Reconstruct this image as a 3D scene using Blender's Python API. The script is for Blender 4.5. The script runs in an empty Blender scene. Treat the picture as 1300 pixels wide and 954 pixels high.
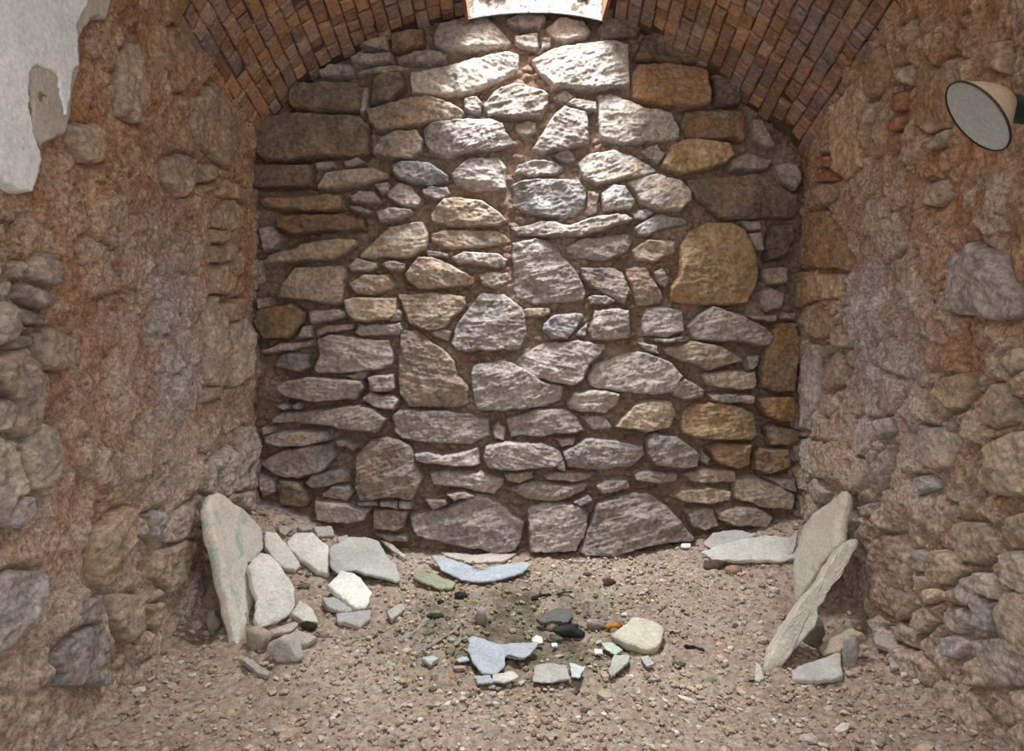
import bpy, math, random
import numpy as np
from mathutils import Vector, Matrix

random.seed(7)
RNG = np.random.default_rng(11)
SC = bpy.context.scene
COL = SC.collection
F, CX, CY = 950.0, 650.0, 432.0          # focal length and principal point, pixels of a 1300x954 frame
YB = 3.30                                # distance of the end wall
def XL(y): return -1.125 - 0.019*(YB-y)
def XR(y): return 1.278 - 0.019*(YB-y)

# ------------------------------------------------------------------ noise
def _h(ix, iy, iz, seed):
    n = (ix*374761393 + iy*668265263 + iz*2147483647*3 + seed*974711) & 0xffffffff
    n = ((n ^ (n >> 13))*1274126177) & 0xffffffff
    n = (n ^ (n >> 16)) & 0xffffffff
    n = (n*2246822519) & 0xffffffff
    return ((n ^ (n >> 15)) & 0xffffff)/float(0xffffff)
def vnoise(x, y, z=0.0, seed=0):
    x = np.asarray(x, float); y = np.asarray(y, float); z = np.zeros_like(x)+z
    ix, iy, iz = (np.floor(a).astype(np.int64) for a in (x, y, z))
    fx, fy, fz = x-ix, y-iy, z-iz
    fx, fy, fz = (f*f*f*(f*(f*6-15)+10) for f in (fx, fy, fz))
    def c(a, b, d): return _h(ix+a, iy+b, iz+d, seed)
    def lp(a, b, t): return a+(b-a)*t
    r0 = lp(lp(c(0,0,0), c(1,0,0), fx), lp(c(0,1,0), c(1,1,0), fx), fy)
    r1 = lp(lp(c(0,0,1), c(1,0,1), fx), lp(c(0,1,1), c(1,1,1), fx), fy)
    return lp(r0, r1, fz)*2-1
def fbm(x, y, sc, octv=4, seed=0, gain=0.5, z=0.0):
    r = 0; a = 1; t = 0
    x = np.asarray(x, float); y = np.asarray(y, float)
    ca, sa = math.cos(0.6), math.sin(0.6)
    for o in range(octv):
        r = r + a*vnoise(x*sc, y*sc, z*sc, seed+o*17); t += a
        a *= gain; sc *= 2.03; x, y = x*ca-y*sa+3.7, x*sa+y*ca-1.3
    return r/t
def ridged(x, y, sc, octv=4, seed=0):
    r = 0; a = 1; t = 0
    for o in range(octv):
        r = r + a*(1-2*np.abs(vnoise(x*sc, y*sc, 0, seed+o*13))); t += a
        a *= 0.5; sc *= 2.1
    return r/t
def worley(x, y, sx, sy, seed=0):
    """F1, F2 and a random number of the nearest cell"""
    X = x/sx; Y = y/sy
    ix = np.floor(X).astype(np.int64); iy = np.floor(Y).astype(np.int64)
    f1 = np.full(X.shape, 9.0); f2 = np.full(X.shape, 9.0); cid = np.zeros(X.shape)
    for a in (-1, 0, 1):
        for b in (-1, 0, 1):
            jx, jy = ix+a, iy+b
            px = jx+0.1+0.8*_h(jx, jy, jx*0, seed); py = jy+0.1+0.8*_h(jx, jy, jx*0+1, seed)
            d = np.hypot(px-X, py-Y); r = _h(jx, jy, jx*0+2, seed)
            nearer = d < f1
            f2 = np.where(nearer, f1, np.minimum(f2, d)); cid = np.where(nearer, r, cid); f1 = np.where(nearer, d, f1)
    return f1, f2, cid
def sstep(a, b, x):
    t = np.clip((x-a)/(b-a), 0, 1); return t*t*(3-2*t)

# ------------------------------------------------------------------ mesh helpers
def mesh_obj(name, verts, faces, mat, parent=None, smooth=True, color=None, attrs=None, origin=None):
    verts = np.asarray(verts, float)
    if origin is None: origin = verts.mean(0)
    origin = np.asarray(origin, float)
    me = bpy.data.meshes.new(name)
    nv = len(verts); me.vertices.add(nv); me.vertices.foreach_set('co', (verts-origin).astype(np.float32).ravel())
    if isinstance(faces, np.ndarray):
        k = faces.shape[1]; nf = len(faces)
        me.loops.add(nf*k); me.loops.foreach_set('vertex_index', faces.astype(np.int32).ravel())
        me.polygons.add(nf); me.polygons.foreach_set('loop_start', (np.arange(nf)*k).astype(np.int32))
        me.polygons.foreach_set('loop_total', np.full(nf, k, np.int32))
    else:
        flat = [i for f in faces for i in f]; tot = [len(f) for f in faces]
        me.loops.add(len(flat)); me.loops.foreach_set('vertex_index', flat)
        me.polygons.add(len(faces)); me.polygons.foreach_set('loop_start', np.concatenate([[0], np.cumsum(tot)[:-1]]).astype(np.int32))
        me.polygons.foreach_set('loop_total', np.array(tot, np.int32))
    me.polygons.foreach_set('use_smooth', np.full(len(me.polygons), smooth))
    me.update(calc_edges=True); me.validate()
    for k2, v in (attrs or {}).items():
        v = np.asarray(v, np.float32)
        if v.ndim == 1:
            a = me.attributes.new(k2, 'FLOAT', 'POINT'); a.data.foreach_set('value', v)
        else:
            a = me.attributes.new(k2, 'FLOAT_COLOR', 'POINT'); a.data.foreach_set('color', np.concatenate([v, np.ones((len(v), 1), np.float32)], 1).ravel())
    me.materials.append(mat)
    o = bpy.data.objects.new(name, me); COL.objects.link(o)
    if parent is not None:
        o.parent = parent; o.location = Vector(origin)-parent.location
    else:
        o.location = Vector(origin)
    if color is not None: o.color = color
    return o
def props(o, label=None, category=None, group=None, kind=None):
    if label: o['label'] = label
    if category: o['category'] = category
    if group: o['group'] = group
    if kind: o['kind'] = kind
    return o
def grid_faces(nx, ny, keep=None):
    """faces of an nx by ny vertex grid (index i*ny+j), cells with keep only"""
    i, j = np.meshgrid(np.arange(nx-1), np.arange(ny-1), indexing='ij')
    a = i*ny+j
    f = np.stack([a, a+ny, a+ny+1, a+1], -1).reshape(-1, 4)
    if keep is not None: f = f[keep.reshape(-1)]
    return f
def compact(verts, faces, attrs=None):
    used = np.unique(faces); m = np.full(len(verts), -1, np.int64); m[used] = np.arange(len(used))
    return verts[used], m[faces], {k: v[used] for k, v in (attrs or {}).items()}
def poly_sdf(P, x, y):
    """positive inside"""
    P = np.asarray(P, float); Q = np.roll(P, -1, 0)
    d = np.full(x.shape, 1e9); ins = np.zeros(x.shape, bool)
    for (ax, ay), (bx, by) in zip(P, Q):
        ex, ey = bx-ax, by-ay; L = ex*ex+ey*ey+1e-12
        t = np.clip(((x-ax)*ex+(y-ay)*ey)/L, 0, 1)
        d = np.minimum(d, np.hypot(x-ax-t*ex, y-ay-t*ey))
        c = ((ay > y) != (by > y)) & (x < (bx-ax)*(y-ay)/(by-ay+1e-12)+ax)
        ins ^= c
    return np.where(ins, d, -d)
def area(P):
    P = np.asarray(P); Q = np.roll(P, -1, 0)
    return 0.5*float(np.sum(P[:, 0]*Q[:, 1]-Q[:, 0]*P[:, 1]))

# ------------------------------------------------------------------ materials
def N(nt, t, **kw):
    n = nt.nodes.new(t)
    for k, v in kw.items(): setattr(n, k, v)
    return n
class M:
    def __init__(s, name, rough=0.92, spec=0.15):
        s.m = bpy.data.materials.new(name); s.m.use_nodes = True; s.nt = s.m.node_tree
        s.b = s.nt.nodes['Principled BSDF']; s.b.inputs['Roughness'].default_value = rough
        s.b.inputs['Specular IOR Level'].default_value = spec
        s.pos = N(s.nt, 'ShaderNodeNewGeometry').outputs['Position']; s.bump = None
    def link(s, a, b): s.nt.links.new(a, b)
    def noise(s, scale, detail=5, rough=0.6, stretch=None, dist=0.0, off=0.0):
        n = N(s.nt, 'ShaderNodeTexNoise'); n.inputs['Scale'].default_value = scale; n.inputs['Detail'].default_value = detail
        n.inputs['Roughness'].default_value = rough; n.inputs['Distortion'].default_value = dist
        mp = N(s.nt, 'ShaderNodeMapping'); mp.inputs['Location'].default_value = (off, off*1.7, off*0.3)
        if stretch: mp.inputs['Scale'].default_value = stretch
        s.link(s.pos, mp.inputs['Vector']); s.link(mp.outputs[0], n.inputs['Vector'])
        return n.outputs['Fac']
    def vor(s, scale, feature='F1', stretch=None):
        n = N(s.nt, 'ShaderNodeTexVoronoi', feature=feature); n.inputs['Scale'].default_value = scale
        mp = N(s.nt, 'ShaderNodeMapping')
        if stretch: mp.inputs['Scale'].default_value = stretch
        s.link(s.pos, mp.inputs['Vector']); s.link(mp.outputs[0], n.inputs['Vector'])
        return n.outputs['Distance']
    def ramp(s, fac, a, b, lo=0.0, hi=1.0):
        n = N(s.nt, 'ShaderNodeMapRange'); n.inputs['From Min'].default_value = a; n.inputs['From Max'].default_value = b
        n.inputs['To Min'].default_value = lo; n.inputs['To Max'].default_value = hi
        s.link(fac, n.inputs['Value']); return n.outputs[0]
    def mix(s, fac, a, b, mode='MIX'):
        n = N(s.nt, 'ShaderNodeMix', data_type='RGBA', blend_type=mode)
        for v, i in ((fac, 0), (a, 6), (b, 7)):
            if isinstance(v, (float, int)): n.inputs[i].default_value = v
            elif isinstance(v, tuple): n.inputs[i].default_value = (*v[:3], 1)
            else: s.link(v, n.inputs[i])
        return n.outputs[2]
    def math(s, op, a, b=0.0):
        n = N(s.nt, 'ShaderNodeMath', operation=op)
        for v, i in ((a, 0), (b, 1)):
            if isinstance(v, (float, int)): n.inputs[i].default_value = v
            else: s.link(v, n.inputs[i])
        return n.outputs[0]
    def attr(s, name):
        return N(s.nt, 'ShaderNodeAttribute', attribute_name=name)
    def color(s, c): s.link(c, s.b.inputs['Base Color']); return s
    def add_bump(s, h, dist, strength=1.0):
        n = N(s.nt, 'ShaderNodeBump'); n.inputs['Distance'].default_value = dist; n.inputs['Strength'].default_value = strength
        s.link(h, n.inputs['Height'])
        if s.bump is not None: s.link(s.bump, n.inputs['Normal'])
        s.bump = n.outputs[0]; s.link(s.bump, s.b.inputs['Normal']); return s

def lin(r, g, b):
    f = lambda c: (c/255/12.92) if c/255 <= 0.04045 else ((c/255+0.055)/1.055)**2.4
    return (f(r), f(g), f(b))

def stone_material():
    m = M('fieldstone')
    oi = N(m.nt, 'ShaderNodeObjectInfo'); base = oi.outputs['Color']; al = oi.outputs['Alpha']
    n1 = m.noise(9, 6, 0.65, dist=0.4)
    c = m.mix(m.ramp(n1, 0.3, 0.7), m.mix(1.0, base, (0.62, 0.62, 0.66), 'MULTIPLY'), m.mix(1.0, base, (1.28, 1.24, 1.2), 'MULTIPLY'))
    n2 = m.noise(55, 6, 0.7)
    c = m.mix(1.0, c, m.mix(m.ramp(n2, 0.36, 0.64), (0.62, 0.6, 0.6), (1.3, 1.3, 1.3)), 'MULTIPLY')
    # rust and iron stain
    n3 = m.noise(6.5, 6, 0.62, off=3.1)
    rust = m.math('MULTIPLY', m.ramp(n3, 0.50, 0.62), al)
    c = m.mix(rust, c, m.mix(m.ramp(n2, 0.4, 0.6), (0.31, 0.165, 0.07), (0.47, 0.30, 0.15)))
    # lime smears
    n4 = m.noise(11, 7, 0.72, off=8.0)
    c = m.mix(m.ramp(n4, 0.55, 0.68, 0, 0.6), c, (0.50, 0.42, 0.37))
    n5 = m.noise(7, 5, 0.6, off=-4.0)
    c = m.mix(m.ramp(n5, 0.6, 0.7, 0, 0.5), c, (0.20, 0.16, 0.13))
    m.color(c)
    m.add_bump(m.noise(38, 9, 0.70, stretch=(0.7, 1, 1.8), dist=0.3), 0.013, 0.9)
    m.add_bump(m.noise(130, 5, 0.7), 0.004, 0.9)
    return m.m
def mortar_material():
    m = M('lime_mortar')
    n1 = m.noise(6, 6, 0.65); n2 = m.noise(60, 6, 0.7)
    c = m.mix(m.ramp(n1, 0.35, 0.65), (0.27, 0.17, 0.115), (0.50, 0.37, 0.29))
    c = m.mix(1.0, c, m.mix(m.ramp(n2, 0.35, 0.65), (0.6, 0.58, 0.56), (1.25, 1.25, 1.25)), 'MULTIPLY')
    m.color(c); m.add_bump(m.noise(70, 8, 0.75), 0.018, 1.0)
    return m.m
def side_material(name, lime):
    m = M(name)
    at = m.attr('stoneness'); cid = m.attr('cell')
    st = at.outputs['Fac']; ci = cid.outputs['Fac']
    n1 = m.noise(3.2, 7, 0.62, stretch=(1, 1, 0.55), dist=0.5); n2 = m.noise(75, 6, 0.75); n3 = m.noise(7, 7, 0.7, off=5)
    mort = m.mix(m.ramp(n1, 0.36, 0.62), (0.36, 0.18, 0.10), (0.56, 0.40, 0.29))
    mort = m.mix(m.ramp(n3, 0.50, 0.62), mort, (0.58, 0.46, 0.38))
    n6 = m.noise(4.0, 6, 0.65, off=-7, stretch=(1, 1, 0.5))
    mort = m.mix(m.ramp(n6, 0.54, 0.68, 0, 0.75), mort, (0.44, 0.41, 0.385))
    stn = m.mix(ci, (0.34, 0.30, 0.27), (0.52, 0.45, 0.385))
    stn = m.mix(m.ramp(m.noise(12, 5, 0.6, off=2), 0.5, 0.65), stn, (0.30, 0.19, 0.11))
    mort = m.mix(m.math('MULTIPLY', m.attr('red').outputs['Fac'], 0.75), mort, m.mix(m.ramp(n3, 0.4, 0.6), (0.40, 0.18, 0.09), (0.55, 0.31, 0.19)))
    c = m.mix(st, mort, stn)
    c = m.mix(m.math('MULTIPLY', m.attr('lime').outputs['Fac'], 0.8), c, m.mix(m.ramp(n3, 0.4, 0.6), (0.44, 0.40, 0.41), (0.66, 0.63, 0.65)))
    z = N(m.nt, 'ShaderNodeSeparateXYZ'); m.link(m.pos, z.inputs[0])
    # browner high up; low down lime dust, with front light put into the colour
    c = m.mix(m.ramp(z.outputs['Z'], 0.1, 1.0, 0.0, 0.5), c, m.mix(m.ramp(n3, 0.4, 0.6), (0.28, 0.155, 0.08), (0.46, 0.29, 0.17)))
    c = m.mix(m.math('MULTIPLY', m.ramp(z.outputs['Z'], 0.15, -0.7), m.ramp(n3, 0.35, 0.6, 0.25, 0.85)), c, lime)
    c = m.mix(1.0, c, m.mix(m.ramp(n2, 0.35, 0.65), (0.66, 0.62, 0.60), (2.0, 2.0, 1.97)), 'MULTIPLY')
    pitc = m.ramp(m.noise(48, 6, 0.7, off=9), 0.60, 0.68, 0, 0.6)
    c = m.mix(pitc, c, (0.13, 0.085, 0.06))
    m.color(c)
    m.add_bump(m.noise(22, 10, 0.72, dist=0.15, stretch=(1, 1, 0.75)), 0.030, 1.0)
    m.add_bump(m.noise(140, 5, 0.75), 0.007, 1.0)
    return m.m
def simple(name, ca, cb, sc=8, bump=0.01, bsc=40, rough=0.9, spots=None, stretch=None, useobj=False):
    m = M(name, rough)
    n1 = m.noise(sc, 6, 0.65, dist=0.3, stretch=stretch)
    if useobj:
        base = N(m.nt, 'ShaderNodeObjectInfo').outputs['Color']
        c = m.mix(m.ramp(n1, 0.33, 0.67), m.mix(1.0, base, ca, 'MULTIPLY'), m.mix(1.0, base, cb, 'MULTIPLY'))
    else:
        c = m.mix(m.ramp(n1, 0.35, 0.65), ca, cb)
    if spots:
        c = m.mix(m.ramp(m.noise(spots[0], 6, 0.65, off=4), spots[1], spots[1]+0.07), c, spots[2])
    n2 = m.noise(90, 5, 0.7)
    c = m.mix(1.0, c, m.mix(m.ramp(n2, 0.35, 0.65), (0.82, 0.81, 0.8), (1.12, 1.12, 1.12)), 'MULTIPLY')
    m.color(c)
    if bump: m.add_bump(m.noise(bsc, 7, 0.7), bump*1.3, 1.0)
    return m.m
def brick_material():
    m = M('vault_brick')
    c0 = m.attr('tone').outputs['Color']
    n1 = m.noise(5, 6, 0.65); n2 = m.noise(60, 6, 0.7); n3 = m.noise(2.6, 6, 0.7, off=2.5)
    c = m.mix(m.ramp(n1, 0.35, 0.65), m.mix(1.0, c0, (0.75, 0.72, 0.7), 'MULTIPLY'), m.mix(1.0, c0, (1.2, 1.15, 1.1), 'MULTIPLY'))
    c = m.mix(m.ramp(m.noise(14, 7, 0.75, off=6), 0.54, 0.66, 0, 0.7), c, (0.36, 0.29, 0.28))
    c = m.mix(m.ramp(n3, 0.52, 0.66, 0, 0.6), c, (0.31, 0.255, 0.265))
    c = m.mix(1.0, c, m.mix(m.ramp(n2, 0.35, 0.65), (0.65, 0.62, 0.6), (1.25, 1.25, 1.25)), 'MULTIPLY')
    m.color(c); m.add_bump(m.noise(45, 8, 0.72), 0.012, 1.0)
    return m.m
def attr_material(name, bump=0.006, bsc=120):
    m = M(name); c0 = m.attr('tone').outputs['Color']
    c = m.mix(1.0, c0, m.mix(m.ramp(m.noise(70, 4, 0.7), 0.35, 0.65), (0.75, 0.74, 0.73), (1.2, 1.2, 1.2)), 'MULTIPLY')
    m.color(c); m.add_bump(m.noise(bsc, 5, 0.7), bump, 1.0); return m.m
def ground_material():
    m = M('rubble_earth')
    n1 = m.noise(3.0, 7, 0.65); n2 = m.noise(45, 6, 0.7); n3 = m.noise(9, 7, 0.7, off=3)
    c = m.mix(m.ramp(n1, 0.36, 0.62), (0.43, 0.32, 0.245), (0.56, 0.445, 0.36))
    c = m.mix(m.ramp(n3, 0.55, 0.66, 0, 0.6), c, (0.53, 0.45, 0.39))
    moss = m.attr('moss').outputs['Fac']
    c = m.mix(moss, c, m.mix(m.ramp(n3, 0.4, 0.6), (0.12, 0.10, 0.07), (0.24, 0.21, 0.15)))
    c = m.mix(1.0, c, m.mix(m.ramp(n2, 0.35, 0.65), (0.6, 0.58, 0.56), (1.3, 1.3, 1.3)), 'MULTIPLY')
    m.color(c); m.add_bump(m.noise(60, 8, 0.75), 0.015, 1.0); return m.m

STONE = stone_material(); MORTAR = mortar_material()
SIDE_L = side_material('left_wall_face', (0.60, 0.50, 0.44)); SIDE_R = side_material('right_wall_face', (0.60, 0.49, 0.42))
BRICK = brick_material(); GROUND = ground_material(); GRAVEL = attr_material('gravel_stone')
VAULT_MORTAR = simple('vault_mortar', (0.07, 0.045, 0.03), (0.17, 0.11, 0.08), 10, 0.01)
PLASTER = simple('grey_plaster_coat', (0.40, 0.37, 0.32), (0.52, 0.49, 0.44), 9, 0.006, 30)
WHITE = simple('whitewash', (0.62, 0.66, 0.70), (0.78, 0.80, 0.82), 4, 0.003, 18, spots=(16, 0.66, (0.40, 0.38, 0.34)))
SLAB = simple('pale_slab', (0.80, 0.80, 0.80), (1.1, 1.1, 1.08), 7, 0.010, 26, useobj=True)
SLAB_GREEN = simple('pale_slab_with_green_paint', (0.85, 0.84, 0.82), (1.08, 1.07, 1.05), 6, 0.008, 22, spots=(7, 0.54, (0.46, 0.56, 0.47)), useobj=True)
LUMP = simple('loose_stone', (0.65, 0.64, 0.63), (1.2, 1.18, 1.15), 14, 0.012, 45, useobj=True)
LINER = simple('peeling_painted_metal', (0.18, 0.20, 0.19), (0.33, 0.36, 0.345), 14, 0.002, 30, rough=0.6, spots=(24, 0.52, (0.09, 0.055, 0.035)))
RUST = simple('rusty_metal', (0.12, 0.05, 0.025), (0.26, 0.12, 0.06), 14, 0.003, 60)
GREEN = simple('dark_green_enamel', (0.008, 0.035, 0.026), (0.014, 0.05, 0.038), 6, 0.0, 20, rough=0.35)
CREAM = simple('cream_enamel', (0.34, 0.245, 0.17), (0.46, 0.36, 0.27), 5, 0.001, 20, rough=0.45)
LENS = simple('frosted_reflector_inside', (0.40, 0.43, 0.42), (0.46, 0.49, 0.48), 2, 0.0, 10, rough=0.35)
BLACKRIM = simple('black_rim', (0.02, 0.015, 0.012), (0.04, 0.03, 0.02), 8, 0.0, 10, rough=0.5)

# ------------------------------------------------------------------ traced outlines
CROP = {'A': (300, 0, 3.611), 'B': (640, 0, 3.095), 'C': (300, 240, 3.611), 'D': (640, 240, 3.095), 'E': (300, 480, 3.611), 'F': (640, 480, 3.095),
        'G': (0, 0, 3.406), 'H': (0, 240, 2.98), 'I': (0, 540, 2.891), 'J': (990, 0, 3.406), 'K': (980, 240, 2.981), 'L': (960, 540, 2.891),
        'M': (240, 610, 3.421), 'N': (560, 640, 3.25), 'P': (0, 0, 1.0)}
def pts(code, s):
    ox, oy, k = CROP[code]
    return [(ox+float(a.split(',')[0])/k, oy+float(a.split(',')[1])/k) for a in s.split()]
def ray(px, py): return np.array([(px-CX)/F, 1.0, -(py-CY)/F])
def hit_back(px, py, off=0.02):
    d = ray(px, py); y = YB-off; return (d[0]*y, d[2]*y)
def hit_side(px, py, side, off=0.01):
    # plane x = a + b*y ; returns (y, z)
    b = 0.019; a = (-1.125-0.019*YB+off) if side == 'L' else (1.278-0.019*YB-off)
    d = ray(px, py); y = a/(d[0]-b); return (y, d[2]*y)

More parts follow.
